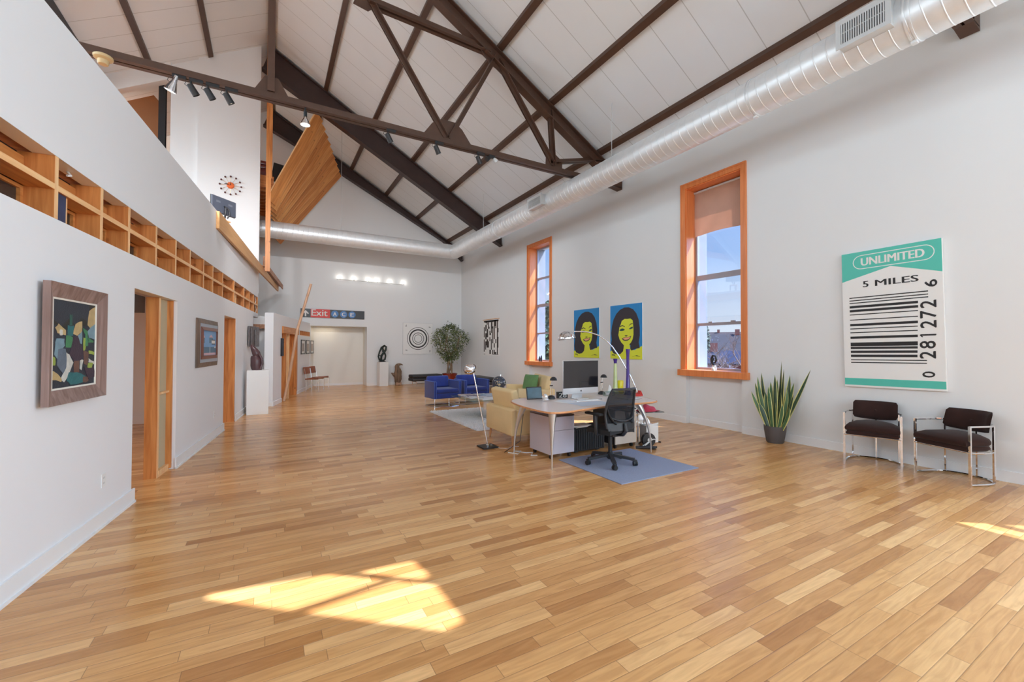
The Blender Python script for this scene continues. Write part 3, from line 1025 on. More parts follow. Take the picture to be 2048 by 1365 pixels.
for ya, yb, za, zb in ((1.86, 2.32, -.13, .16), (8.42, 9.01, -.125, .125)):
    a, b = ya - DY, yb - DY
    m = MB()
    m.box(-.36, -.16, a, b, za, zb)
    v = obj('vent_box', m, GALV2, duct)
    m = MB()
    m.box(-.372, -.36, a - .02, b + .02, za - .02, za + .025)
    m.box(-.372, -.36, a - .02, b + .02, zb - .045, zb + .02)
    m.box(-.372, -.36, a - .02, a + .03, za + .025, zb - .045)
    m.box(-.372, -.36, b - .03, b + .02, za + .025, zb - .045)
    obj('vent_frame', m, GALV2, v)
    obj('vent_opening', MB().box(-.364, -.3605, a + .03, b - .03, za + .025, zb - .045), VBLK, v)
    m = MB()
    k = 18
    for i in range(k):
        y = a + .03 + (b - a - .06) * (i + .5) / k
        m.box(-.374, -.3645, y - .006, y + .006, za + .025, zb - .045)
    m.box(-.369, -.3645, a + .03, b - .03, (za + zb) / 2 - .006, (za + zb) / 2 + .004)
    obj('grille', m, GALV2, v)
for yh, zt in ((6.4, roof(5.985) - .02), (12.3, roof(5.985) - .02)):
    obj('hanger_rod', MB().tube([(-.0, yh - DY, DR - .02), (-.0, yh - DY, zt - DZ)], .007, 6), GALV2, duct)
for xh in (2.04,):
    obj('hanger_rod', MB().tube([(xh - DX, .02, DR - .02), (xh - DX, .02, roof(xh) - DZ)], .007, 6), GALV2, duct)

LAMP = glow('lamp_face', (1.0, 0.97, 0.9), 3.0)
DIMLAMP = glow('small_lamp_face', (1.0, 0.93, 0.82), 1.2)
SPOTS = [(-1.19, 'par', 1, 'large lit reflector spotlight on the truss, just above the white parapet'),
         (-.995, 'can', 0, 'black can spotlight on the truss next to the large lit reflector'),
         (-.80, 'can', 0, 'middle one of the three black can spotlights close together on the truss'),
         (-.57, 'can', 2, 'black can spotlight with a bright rim, last of the close three'),
         (.482, 'parhang', 1, 'lit bare reflector bulb hanging below the truss by the slatted timber wing'),
         (1.79, 'can', 2, 'black can spotlight halfway between the hanging bulb and the middle gusset plate'),
         (2.68, 'can', 0, 'black can spotlight under the middle gusset plate of the truss'),
         (3.54, 'can', 0, 'black can spotlight between the middle gusset plate and the twin floodlight'),
         (3.84, 'twin', 2, 'twin floodlight with two small round heads under the truss')]
for x, kind, lit, lab in SPOTS:
    if lit:
        sl_ = bpy.data.lights.new('spotlight_beam', 'SPOT')
        sl_.energy = 260 if lit == 1 else 150; sl_.spot_size = math.radians(100); sl_.spot_blend = .8; sl_.shadow_soft_size = .08; sl_.color = (.96, .97, 1.0)
        so_ = bpy.data.objects.new('spotlight_beam', sl_); COL.objects.link(so_)
        so_.location = (x, 7.72, 5.02)
        so_.rotation_euler = Vector((.15 + .05 * x, .85, -.45)).to_track_quat('-Z', 'Y').to_euler()
    t = thing('spotlight', lab, 'spotlight', (x, 7.53, 5.365), 0, 'spotlights under the steel truss')
    face = LAMP if lit == 1 else (DIMLAMP if lit == 2 else CHROME)
    if kind in ('can', 'par'):
        m = MB().box(-.02, .14, -.02, .02, -.045, 0)
        obj('track_adapter', m, BLACK, t)
        obj('stem', MB().tube([(.0, 0, -.04), (0, 0, -.10)], .012, 8), BLACK, t)
        tilt = Matrix.Translation((0, 0, -.12)) @ Euler((math.radians(12), math.radians(-32 if kind == 'can' else 20), 0)).to_matrix().to_4x4()
        m = MB()
        if kind == 'can':
            m.lathe([(.018, .04), (.042, .03), (.045, -.05), (.048, -.12), (.044, -.12), (.040, -.10)], 18, tilt)
            obj('lamp_head', m, BLACK, t, smooth=True)
            obj('lens', MB().lathe([(0, -.104), (.041, -.104)], 18, tilt), face, t)
        else:
            m.lathe([(.025, .10), (.032, .02), (.070, -.10), (.076, -.13), (.070, -.13)], 20, tilt)
            obj('lamp_head', m, CHROME, t, smooth=True)
            obj('lens', MB().lathe([(0, -.136), (.03, -.135), (.071, -.128)], 20, tilt), face, t)
        obj('cord', MB().tube([(-.01, 0, -.05), (-.06, .01, -.06), (-.075, .01, -.10), (-.04, .0, -.13)], .004, 6), BLACK, t)
    elif kind == 'parhang':
        m = MB().tube([(0, 0, 0), (0, 0, -.06)], .014, 8).tube([(0, 0, -.06), (0, 0, -.15)], .026, 12)
        obj('lamp_holder', m, BLACK, t, smooth=True)
        obj('bulb', MB().lathe([(.022, -.15), (.034, -.18), (.072, -.25), (.078, -.28)], 20), CHROME, t, smooth=True)
        obj('lens', MB().lathe([(0, -.292), (.04, -.288), (.077, -.278)], 20), LAMP, t, smooth=True)
    else:
        obj('bracket', MB().box(-.06, .06, -.02, .02, -.06, 0), BLACK, t)
        for s in (-1, 1):
            tl = Matrix.Translation((s * .085, 0, -.085)) @ Euler((0, math.radians(s * -50), 0)).to_matrix().to_4x4()
            h_ = obj('lamp_head', MB().lathe([(.016, .06), (.038, .03), (.050, -.03), (.046, -.035)], 16, tl), BLACK if s < 0 else GALV2, t, smooth=True)
            obj('lens', MB().lathe([(0, -.034), (.046, -.033)], 16, tl), CHROME, h_)
sd = thing('smoke_detector', 'cream smoke alarm dome fixed under the end of the steel truss', 'smoke detector', (-1.93, 7.53, 5.365))
CREAM = mat('aged_cream_plastic', S(204, 180, 134, 1.0), 0.5)
obj('base', MB().lathe([(.09, 0), (.105, -.012), (.10, -.04), (.07, -.06)], 24), CREAM, sd, smooth=True)
obj('cap', MB().lathe([(.062, -.058), (.058, -.10), (.05, -.115), (0, -.118)], 24), CREAM, sd, smooth=True)

# --- rail light on the gable wall
rl = thing('rail_light', 'thin silver wall rail with six small lit bulbs above the Exit sign', 'wall light', (3.52, YB - .06, 4.08))
def rail_z(x):
    return .015 - (x + 1.3) * .0075
obj('rail', MB().tube([(-1.29, 0, rail_z(-1.29)), (1.26, 0, rail_z(1.26))], .012, 8), GALV2, rl, smooth=True)
for x in (-1.24, 0, 1.22):
    obj('wall_mount', MB().tube([(x, 0, rail_z(x)), (x, .06, rail_z(x))], .012, 8), GALV2, rl)
BULB = glow('rail_bulb', (1.0, 0.96, 0.88), 14.0)
for x in (-1.17, -.66, -.12, .22, .72, 1.27):
    pl_ = bpy.data.lights.new('rail_bulb_light', 'POINT')
    pl_.energy = 0.7; pl_.shadow_soft_size = .03; pl_.color = (1.0, .94, .84)
    po_ = bpy.data.objects.new('rail_bulb_light', pl_); COL.objects.link(po_)
    po_.parent = rl; po_.location = (x, -.10, rail_z(x) + .10)
    h_ = obj('lamp_head', MB().lathe([(.012, 0), (.016, .02), (.03, .035)], 12, Matrix.Translation((x, -.01, rail_z(x)))), GALV2, rl, smooth=True)
    obj('bulb', MB().ball((x, -.01, rail_z(x) + .055), .028, 12, 8), BULB, h_, smooth=True)

# ================================================================== ART ON THE WALLS
CANVAS = mat('canvas_white', (0.84, 0.835, 0.82), 0.6, var=0.02)
# --- bar-code canvas
TEAL = mat('teal_paint', S(76, 176, 160, 1.25), 0.5, var=0.03)
cx, cz, W, Hh = 2.445, 1.945, 1.07, 1.925
art = thing('barcode_canvas', 'tall teal and white bar-code canvas reading UNLIMITED 5 MILES above the brown chairs', 'painting', M=on_right(cx, cz, .002) @ Matrix.Rotation(math.radians(.9), 4, 'Z'))
m = MB(); m.box(-W / 2, W / 2, -Hh / 2, Hh / 2, 0, .045)
obj('stretched_canvas', m, CANVAS, art)
def U(y):
    return cx - y
def Vv(z):
    return z - cz
k = 1.0
m = MB()
m.prism([(-W / 2, Hh / 2), (-W / 2, Vv(2.495)), (U(2.417), Vv(2.645)), (W / 2, Vv(2.485)), (W / 2, Hh / 2 - .012), (W / 2, Hh / 2)], .0452, .0462)
m.box(-W / 2, W / 2, Vv(1.008), Vv(1.105), .0452, .0462)
m.mi = 1
oc = MB()
def stad(r):
    pts = []
    for i in range(13):
        a = PI / 2 + PI * i / 12
        pts.append((U(2.745) + r * math.cos(a), Vv(2.757) + r * math.sin(a)))
    for i in range(13):
        a = -PI / 2 + PI * i / 12
        pts.append((U(2.075) + r * math.cos(a), Vv(2.757) + r * math.sin(a)))
    return pts
A, B = stad(.100), stad(.090)
n_ = len(A)
m.add([(x, y, .0468) for x, y in A] + [(x, y, .0468) for x, y in B], [(i, (i + 1) % n_, (i + 1) % n_ + n_, i + n_) for i in range(n_)])
[text_into(m, 'UNLIMITED', U(2.41) + q, Vv(2.757), .67, .108, .0470 + (q + .005) * .12) for q in (-.005, 0, .005)]
m.mi = 2
[text_into(m, '5', U(2.70) + q, Vv(2.437), .060, .085, .0470 + (q + .004) * .12) for q in (-.004, .004)]
[text_into(m, 'MILES', U(2.365) + q, Vv(2.437), .45, .085, .0470 + (q + .004) * .12) for q in (-.004, .004)]
BARS = [(2.263, 2.05, .014), (2.223, 2.05, .013), (2.187, 2.05, .013), (2.142, 2.15, .033), (2.085, 2.15, .033), (2.02, 2.153, .013), (1.946, 2.155, .013), (1.883, 2.157, .033), (1.818, 2.16, .013), (1.763, 2.162, .013), (1.702, 2.163, .033), (1.614, 2.165, .054), (1.551, 2.167, .031), (1.497, 2.17, .033), (1.44, 2.172, .033), (1.373, 2.082, .013), (1.336, 2.083, .013)]
for z, y1, t in BARS:
    m.box(U(2.898), U(y1), Vv(z - t), Vv(z), .0452, .0462)
for ch, y, z, hh in (('6', 2.025, 2.352, .088), ('2', 2.056, 2.088, .094), ('7', 2.059, 1.958, .094), ('2', 2.061, 1.83, .094), ('1', 2.066, 1.694, .016), ('8', 2.073, 1.568, .094), ('2', 2.076, 1.437, .094), ('0', 2.072, 1.187, .074)):
    for q in (0, .006):
        text_into(m, ch, U(y) + q, Vv(z) + (q - .003) * .8, hh, .150 if ch != '6' and ch != '0' else .118, .0470 + q * .1, rot=PI / 2)
m.prism([(U(2.141), Vv(1.702)), (U(2.141), Vv(1.688)), (U(2.120), Vv(1.664)), (U(2.110), Vv(1.672))], .0465, .0470)
obj('printed_face', m, [TEAL, PAPER, INK], art)

# --- two pop-art portraits: a plain stylised woman in flat colours
SKYB = mat('portrait_blue', S(34, 128, 190, 1.25), 0.5, var=0.05)
HAIR = mat('portrait_charcoal', S(54, 50, 58, 1.1), 0.6, var=0.1)
LIME = mat('portrait_lime', S(206, 214, 58, 1.25), 0.5, var=0.03)
TEALD = mat('portrait_dark_teal', S(22, 76, 84, 1.0), 0.5, var=0.05)
PINK = mat('portrait_peach', S(236, 168, 130, 1.2), 0.5, var=0.03)
def portrait(y, z, w, h, label):
    t = thing('portrait_canvas', label, 'painting', M=on_right(y, z, .002), group='pop art portraits')
    obj('stretched_canvas', MB().box(-w / 2, w / 2, -h / 2, h / 2, 0, .03), CANVAS, t)
    def q(pts, z_, mi):
        m.mi = mi
        m.prism([((a - .5) * w, (b - .5) * h) for a, b in pts], z_, z_ + .0005)
    m = MB()
    q([(0, 0), (1, 0), (1, 1), (0, 1)], .0301, 0)
    q([(0, 0), (0, .13), (.10, .17), (.3, .16), (.42, .20), (.62, .20), (.76, .16), (.88, .20), (1, .24), (1, 0)], .0308, 2)
    q([(.04, .16), (.10, .10), (.22, .075), (.34, .09), (.42, .14), (.45, .24), (.66, .25), (.64, .19), (.68, .155), (.82, .19), (.93, .20), (.90, .30), (.93, .42), (.93, .56), (.90, .70), (.83, .82), (.73, .90), (.60, .94), (.46, .945), (.32, .91), (.20, .84), (.11, .74), (.06, .62), (.03, .48), (.05, .36), (.02, .25)], .0316, 1)
    q([(.42, .08), (.45, .26), (.62, .27), (.66, .16), (.72, .06)], .0324, 2)
    q([(.27, .44), (.29, .52), (.30, .58), (.35, .64), (.38, .70), (.47, .735), (.56, .73), (.65, .735), (.72, .70), (.735, .62), (.745, .54), (.745, .44), (.72, .36), (.67, .30), (.60, .255), (.53, .235), (.45, .25), (.37, .30), (.31, .36)], .0330, 2)
    q([(.30, .525), (.35, .555), (.42, .56), (.48, .54), (.45, .52), (.36, .515)], .0338, 3)
    q([(.60, .545), (.66, .575), (.72, .585), (.73, .555), (.66, .54)], .0338, 3)
    q([(.31, .585), (.40, .605), (.48, .585), (.48, .597), (.40, .625), (.33, .608)], .0338, 1)
    q([(.59, .590), (.66, .625), (.72, .635), (.72, .648), (.65, .640)], .0338, 1)
    q([(.46, .425), (.52, .41), (.58, .425), (.54, .432), (.50, .432)], .0338, 1)
    q([(.38, .375), (.47, .395), (.58, .40), (.68, .42), (.64, .365), (.57, .335), (.48, .33), (.42, .345)], .0338, 1)
    q([(.41, .372), (.48, .388), (.58, .393), (.655, .408), (.62, .372), (.56, .352), (.48, .348)], .0345, 4)
    q([(.05, .06), (.14, .058), (.18, .03), (.15, .075), (.06, .078)], .0338, 1)
    q([(.68, .04), (.80, .058), (.96, .05), (.84, .072)], .0338, 1)
    obj('printed_face', m, [SKYB, HAIR, LIME, TEALD, PINK], t)
portrait(8.81, 1.905, 1.03, 1.29, 'lime-faced pop art portrait between the far window and its twin')
portrait(7.37, 1.905, 1.03, 1.29, 'lime-faced pop art portrait behind the purple vase, closer to the shaded window')

# --- black and white woven hanging
tp = thing('wall_hanging', 'off-white hanging with a pattern of small black blocks, on the window wall by the tree', 'wall hanging', M=on_right(14.40, 1.895, .002))
m = MB(); m.box(-.64, .64, -.68, .68, 0, .012)
obj('cloth', m, CANVAS, tp)
m = MB().tube([(-.68, .70, .02), (.68, .70, .02)], .012, 8)
obj('hanging_rod', m, PALEFIR, tp)
rnd = random.Random(5)
m = MB()
for i in range(10):
    x = -.61 + i * .122
    zt = .66
    while zt > -.64:
        ln = rnd.choice((.08, .08, .16, .24))
        if i == 9 or rnd.random() < (.55 if zt < -.3 else .66):
            m.box(x, x + (.122 if rnd.random() < .5 else .075), max(zt - ln, -.64), zt, .0121, .0135)
        zt -= ln
m.box(-.61, .61, .60, .66, .0121, .0135)
obj('block_pattern', m, mat('block_brown_black', (0.05, 0.04, 0.038), 0.8), tp)

# --- ring poster on the gable wall
rp = thing('ring_poster', 'square white poster of black concentric rings on the gable wall', 'poster', M=on_back(5.42, 1.88, .002))
obj('board', MB().box(-.63, .63, -.635, .635, 0, .03), CANVAS, rp)
obj('edge_strip', MB().box(-.638, -.63, -.64, .64, 0, .032).box(.63, .638, -.64, .64, 0, .032).box(-.63, .63, .635, .643, 0, .032).box(-.63, .63, -.643, -.635, 0, .032), GALV2, rp)
m = MB()
for r0, r1 in ((.447, .467), (.335, .388), (.226, .250), (.150, .168)):
    m.ring(0, 0.0, r0, r1, .0301, .0315, 64)
text_into(m, 'F', .515, -.53, .05, .085, .0315)
text_into(m, 'F', -.515, .53, .05, .085, .0315, rot=PI)
text_into(m, 'F', .50, .49, .05, .085, .0315, rot=PI / 2)
text_into(m, 'F', -.50, -.49, .05, .085, .0315, rot=-PI / 2)
obj('printed_rings', m, INK, rp)

# --- subway style sign
sg = thing('exit_sign', 'long black and red station sign reading Exit A C E over the alcove', 'sign', M=on_back(2.14, 2.765, .002) @ Matrix.Rotation(math.radians(-.35), 4, 'Z'))
SBLK = mat('sign_black', (0.02, 0.02, 0.022), 0.35, var=0.1)
obj('sign_board', MB().box(-1.12, 1.12, -.158, .158, 0, .04), SBLK, sg)
SRED = mat('sign_red', S(196, 40, 28, 1.25), 0.4, var=0.04)
SBLU = mat('sign_blue', S(62, 112, 168, 1.25), 0.4, var=0.04)
m = MB()
m.box(-.785, -.125, -.158, .158, .0401, .0408)
m.mi = 1
for i, x in enumerate((.045, .355, .662)):
    m.lathe([(.130, .0401), (.130, .0412), (0, .0412)], 32, cx=x)
m.mi = 2
[text_into(m, 'Exit', -.485 + q, .022, .54, .235, .0416 + (q + .007) * .1) for q in (-.007, 0, .007)]
for ch, x in zip('ACE', (.045, .355, .662)):
    [text_into(m, ch, x + q, 0, .115, .135, .0418 + (q + .008) * .1) for q in (-.008, 0, .008)]
m.prism([(-1.07, -.015), (-.955, .105), (-.84, -.015), (-.875, -.05), (-.93, .008), (-.93, -.125), (-.98, -.125), (-.98, .008), (-1.035, -.05)], .0401, .0412)
obj('lettering', m, [SRED, SBLU, PAPER], sg)

# --- abstract forest painting in a heavy frame (long partition)
FRW = wood('greyed_oak_frame', S(112, 86, 76, 1.15), S(148, 122, 112, 1.15), 1, 0.5, knots=False)
FRWv = wood('greyed_oak_frame_upright', S(112, 86, 76, 1.15), S(150, 124, 116, 1.15), 1, 0.5, knots=False)
ap = thing('abstract_painting', 'abstract painting of dark green and blue patches in a wide grey-brown wooden frame', 'painting', M=on_left(-1.325, 1.535, .002))
fw, fh, fb = .39, .415, .105
m = MB()
def moulding(m, w, h, b, z0, z1, zi):
    """mitred picture frame, outer size 2w x 2h, band b, outer edge height z1 falling to zi inside"""
    o = [(-w, -h), (w, -h), (w, h), (-w, h)]
    i_ = [(-w + b, -h + b), (w - b, -h + b), (w - b, h - b), (-w + b, h - b)]
    for k in range(4):
        a, b2 = o[k], o[(k + 1) % 4]
        c, d = i_[(k + 1) % 4], i_[k]
        vs = [(*a, z0), (*b2, z0), (*c, z0), (*d, z0), (*a, z1), (*b2, z1), (*c, zi), (*d, zi)]
        m.add(vs, [(0, 3, 2, 1), (4, 5, 6, 7), (0, 1, 5, 4), (1, 2, 6, 5), (2, 3, 7, 6), (3, 0, 4, 7)])
moulding(m, fw, fh, .10, .030, .070, .036)
obj('frame', m, FRWv, ap)
m = MB(); moulding(m, fw - .098, fh - .098, .012, .02, .040, .037)
obj('slip', m, mat('ivory_slip', (0.80, 0.76, 0.68), 0.5), ap)
ww, hh = fw - .109, fh - .109
PC = [S(44, 50, 60), S(44, 92, 80), S(66, 128, 86), S(186, 160, 112), S(120, 148, 160), S(200, 198, 190), S(60, 46, 60), S(150, 168, 74), S(96, 108, 122), S(40, 104, 108), S(104, 74, 64), S(40, 40, 34)]
pm = [mat('oil_paint_%d' % i, c, 0.55, var=0.3, scale=22, bump=0.25, bscale=90) for i, c in enumerate(PC)]
PATCH = [(0, [(0, 0), (1, 0), (1, 1), (0, 1)]), (11, [(0, .72), (.3, .66), (.55, .74), (.9, .72), (1, .8), (1, 1), (0, 1)]), (0, [(0, .78), (.2, .7), (.35, .8), (.5, .72), (.62, .82), (.84, .78), (.84, 1), (0, 1)]), (3, [(.84, .92), (1, .98), (1, .76), (.9, .70), (.8, .74)]), (3, [(.05, .68), (.12, .73), (.28, .66), (.28, .6), (.1, .62)]), (3, [(.44, .62), (.5, .74), (.66, .78), (.66, .64), (.54, .6)]), (4, [(.55, .6), (.66, .66), (.66, .50), (.58, .54)]), (4, [(.8, .66), (1, .76), (1, .56), (.84, .58)]), (9, [(.32, .72), (.46, .72), (.44, .6), (.32, .56)]), (1, [(.36, .85), (.42, .85), (.42, .72), (.36, .72)]), (2, [(.29, .6), (.44, .58), (.44, .46), (.28, .46)]), (6, [(.45, .58), (.56, .6), (.62, .5), (.7, .42), (.68, .3), (.5, .28), (.36, .38)]), (4, [(.08, .56), (.25, .56), (.26, .48), (.16, .44), (.12, .32), (.04, .38), (.06, .5)]), (8, [(.12, .44), (.28, .44), (.33, .28), (.24, .16), (.1, .26)]), (5, [(.3, .40), (.36, .38), (.46, .28), (.36, .14), (.26, .06), (.18, .10), (.3, .22)]), (7, [(.7, .58), (.76, .58), (.75, .44), (.7, .42)]), (2, [(.68, .70), (.8, .66), (.82, .48), (.74, .48), (.74, .62)]), (7, [(0, .36), (.06, .34), (.06, .26), (0, .27)]), (10, [(.48, .30), (.60, .30), (.60, .16), (.48, .16)]), (5, [(.62, .30), (.70, .30), (.66, .18), (.62, .2)]), (10, [(.7, .42), (.84, .40), (.82, .24), (.72, .26)]), (5, [(.84, .32), (.98, .28), (.98, .24), (.84, .27)]), (7, [(.82, .26), (.96, .26), (.92, .19), (.82, .2)]), (9, [(.36, .17), (.55, .16), (.76, .10), (.7, .03), (.4, .02), (.32, .07)]), (3, [(.02, .2), (.2, .1), (.18, .07), (0, .1)]), (10, [(.7, .1), (.82, .09), (.84, .04), (.7, .03)]), (6, [(.72, .22), (.98, .2), (1, .08), (.84, .06)]), (5, [(.15, .66), (.20, .66), (.20, .60), (.15, .6)]), (2, [(.82, .58), (.96, .54), (.96, .52), (.82, .52)]), (7, [(.84, .42), (.98, .40), (.98, .36), (.84, .38)])]
m = MB()
rnd = random.Random(3)
for i, (c, pts) in enumerate(PATCH):
    m.mi = c
    pp = []
    for j in range(len(pts)):
        a, b = pts[j], pts[(j + 1) % len(pts)]
        pp.append(a)
        if i:
            pp.append(((a[0] + b[0]) / 2 + rnd.uniform(-.012, .012), (a[1] + b[1]) / 2 + rnd.uniform(-.012, .012)))
    m.prism([((min(max(a, 0), 1) * 2 - 1) * ww, (min(max(b, 0), 1) * 2 - 1) * hh) for a, b in pp], .030, .033 + i * .00012)
obj('painted_face', m, pm, ap)
obj('backing', MB().box(-ww, ww, -hh, hh, 0, .0299), INK, ap)

# --- city picture in a stepped frame
cp = thing('city_painting', 'small pale blue skyline picture with water towers in a stepped brown and silver frame', 'painting', M=on_left(2.48, 1.572, .002))
BRF = wood('worn_brown_frame', S(96, 78, 66, 1.1), S(128, 104, 88, 1.1), 1, 0.5, knots=False)
m = MB(); moulding(m, .60, .36, .07, 0, .020, .040); obj('outer_frame', m, BRF, cp)
m = MB(); moulding(m, .53, .29, .05, .01, .036, .036); obj('silver_band', m, mat('silver_leaf', S(150, 160, 172, 1.2), 0.35, metal=.3), cp)
m = MB(); moulding(m, .48, .24, .05, .01, .045, .060); obj('inner_frame', m, mat('copper_brown_frame', S(120, 72, 58, 1.1), 0.4), cp)
m = MB()
cpm = [mat('skyline_blue', S(120, 158, 196, 1.2), .6, var=.12), mat('skyline_grey', S(104, 130, 150, 1.1), .6), mat('skyline_pink', S(206, 170, 176, 1.2), .6), INK, PAPER, mat('skyline_steel', S(92, 120, 140, 1.1), .6)]
m.box(-.43, .43, -.19, .19, .03, .034)
m.mi = 5; m.box(-.43, .43, -.19, -.06, .034, .0345)
m.mi = 1; m.box(-.38, -.26, 0.0, .08, .034, .035).box(0.0, .22, 0.0, .09, .034, .035)
m.mi = 2; m.prism([(-.40, .08), (-.24, .08), (-.32, .12)], .034, .035).prism([(-.02, .09), (.24, .09), (.11, .135)], .034, .035)
m.mi = 4; m.box(.14, .36, -.005, .045, .0352, .0356).box(0.03, .05, -.16, -.06, .035, .0355).box(.32, .40, -.075, -.05, .035, .0355)
m.mi = 3; m.box(.14, .36, .045, .056, .0352, .0358).box(.14, .36, -.018, -.005, .0352, .0358)
m.mi = 2; m.box(-.3, .4, -.185, -.15, .035, .0352)
obj('painted_face', m, cpm, cp)

# --- relief panel beyond the second doorway
rel = tag(obj('wall_relief', (lambda m: (m.box(-.30, .26, -.24, .24, -.012, .018, bev=.006), m.box(-.22, -.10, -.2, .2, .018, .034, bev=.005), m.box(-.02, .05, -.22, .16, .018, .042, bev=.005), m.box(.10, .2, -.12, .22, .018, .03, bev=.005), m)[-1])(MB()), mat('burnished_metal', S(120, 112, 112, 1.0), .35, metal=.7, var=.5, scale=14, bump=.4, bscale=30), M=on_left(6.32, 1.76, .10) @ Matrix.Rotation(math.radians(-14), 4, 'Y')), 'grey beaten-metal relief hung behind the purple-brown sculpture', 'wall art')
obj('wall_bracket', MB().box(-.05, .05, -.05, .05, -.10, -.012), BLACK, rel)

# --- three small prints and a dark picture on the turned partition
PFR = mat('black_frame_paint', (0.015, 0.015, 0.02), .35)
prn = [(3.70, 'framed print on the turned partition closest to its pine doorway'), (4.55, 'middle one of the three black-framed prints above the brown chairs'), (5.36, 'framed print of the row of three closest to the alcove')]
for i, (s, lab) in enumerate(prn):
    t = thing('framed_print', lab, 'print', M=on_left(s, 1.515, .002, HWM), group='three black framed prints')
    m = MB(); moulding(m, .33, .245, .035, 0, .022, .022); obj('frame', m, PFR, t)
    obj('mount_board', MB().box(-.295, .295, -.21, .21, .002, .010), PAPER, t)
    m = MB().box(-.15, .15, -.15, .12, .010, .012)
    obj('sheet', m, mat('print_taupe', S(150, 136, 128, 1.2), .7, var=.25, scale=30), t)
dp = thing('dark_picture', 'dark small picture on the white corner face just before the pine doorway', 'print', M=on_left(.80, 1.51, .002, HWM))
m = MB(); moulding(m, .07, .245, .02, 0, .05, .05); obj('frame', m, PFR, dp)
obj('sheet', MB().box(-.05, .05, -.225, .225, .002, .035), mat('dark_picture_sheet', S(110, 118, 136, 1.1), .6, var=.5, scale=16), dp)

# --- ball clock
ck = thing('wall_clock', 'round wall clock of dark balls on thin spokes with an orange hub', 'clock', (-.905, 13.5, 5.81))
obj('hub', MB().lathe([(.085, -.005), (.085, -.03), (.07, -.045), (0, -.048)], 28, Matrix.Rotation(PI / 2, 4, 'X') @ Matrix.Scale(-1, 4, (0, 0, 1))), mat('orange_enamel', S(206, 96, 40, 1.2), .4), ck, smooth=True)
BALLM = mat('dark_red_ball', S(84, 36, 34, 1.1), .4)
BRASS = mat('brass_rod', (0.7, 0.5, 0.25), .3, metal=1)
for i in range(12):
    a = 2 * PI * i / 12
    c, s_ = math.cos(a), math.sin(a)
    sp_ = obj('spoke', MB().tube([(.08 * c, -.02, .08 * s_), (.225 * c, -.02, .225 * s_)], .004, 6), BRASS, ck)
    obj('ball', MB().ball((.24 * c, -.02, .24 * s_), .024, 12, 8), BALLM, sp_, smooth=True)
obj('hand', MB().prism([(-.01, 0), (0, .10), (.01, 0)], -.06, -.055, 'y'), INK, ck)
obj('hand', MB().prism([(0, -.012), (-.15, .012), (-.10, .03)], -.066, -.061, 'y'), INK, ck)
# ================================================================== OPEN STUD BAND OF THE LONG PARTITION
sb = thing('stud_band', 'row of exposed orange fir studs and blocking between the white partition and its parapet', 'timber framing', M=LWM)
STUDS = [-3.4, -2.75, -2.12, -1.49, -.85, -.32, .37, 1.02, 1.61, 2.29, 2.85, 3.55, 4.55, 5.63, 6.35, 6.98, 7.62]
for s in STUDS:
    st = obj('stud', MB().box(-.195, -.004, s - .04, s, 2.402, 2.834), FIR, sb)
    obj('stud_edge', MB().box(-.004, -.001, s - .04, s, 2.402, 2.834), PALEFIR, st)
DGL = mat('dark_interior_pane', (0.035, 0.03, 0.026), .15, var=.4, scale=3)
for a, b in zip(STUDS[:-1], STUDS[1:]):
    bl = obj('blocking', MB().box(-.15, -.004, a, b - .04, 2.60, 2.64), FIRY, sb)
    obj('blocking_edge', MB().box(-.004, -.001, a, b - .04, 2.60, 2.64), PALEFIRY, bl)
    obj('back_board', MB().box(-.185, -.16, a, b - .04, 2.64, 2.80), FIRY, sb)
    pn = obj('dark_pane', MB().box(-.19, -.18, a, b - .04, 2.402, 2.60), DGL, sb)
    obj('pane_frame', MB().box(-.18, -.16, a, b - .04, 2.575, 2.598).box(-.18, -.16, b - .07, b - .04, 2.402, 2.575), FIRY, pn)
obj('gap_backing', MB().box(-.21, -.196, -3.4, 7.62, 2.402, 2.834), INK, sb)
BLUEW = mat('weathered_blue_wood', S(58, 62, 92, 1.0), .7, var=.4, scale=12)
obj('post_scrap', MB().box(-.15, -.02, -1.48, -1.35, 2.402, 2.60), BLUEW, sb)
obj('post_scrap', MB().box(-.14, -.03, -1.35, -1.31, 2.402, 2.60), PALEFIR, sb)
obj('post_scrap', MB().box(-.12, -.03, 2.30, 2.40, 2.402, 2.60), BLUEW, sb)
obj('post_scrap', MB().box(-.12, -.03, 4.86, 4.92, 2.402, 2.60), PALEFIR, sb)
obj('post_scrap', MB().box(-.12, -.03, 4.70, 4.75, 2.402, 2.60), FIR, sb)
CABW = mat('white_cable', (.75, .75, .73), .5)
obj('loose_wire', MB().tube([(-.08, -1.20, 2.835), (-.05, -1.22, 2.80), (-.06, -1.25, 2.79)], .008, 6), CABW, sb)
obj('loose_wire', MB().tube([(-.03, 7.30, 2.83), (-.02, 7.40, 2.72), (-.03, 7.34, 2.60), (-.02, 7.48, 2.5), (-.02, 7.40, 2.41)], .008, 6), CABW, sb)

hs = thing('stud_slot', 'short strip of small exposed studs above the three framed prints', 'timber framing', M=HWM)
for i in range(8):
    a = 3.24 + i * .245
    obj('stud', MB().box(-.18, -.005, a, a + .035, 1.905, 2.055), FIR, hs)
obj('back_board', MB().box(-.199, -.18, 3.205, 4.995, 1.905, 2.055), FIRY, hs)
obj('slot_sill', MB().box(-.18, -.004, 3.205, 4.995, 1.901, 1.915), PALEFIRY, hs)

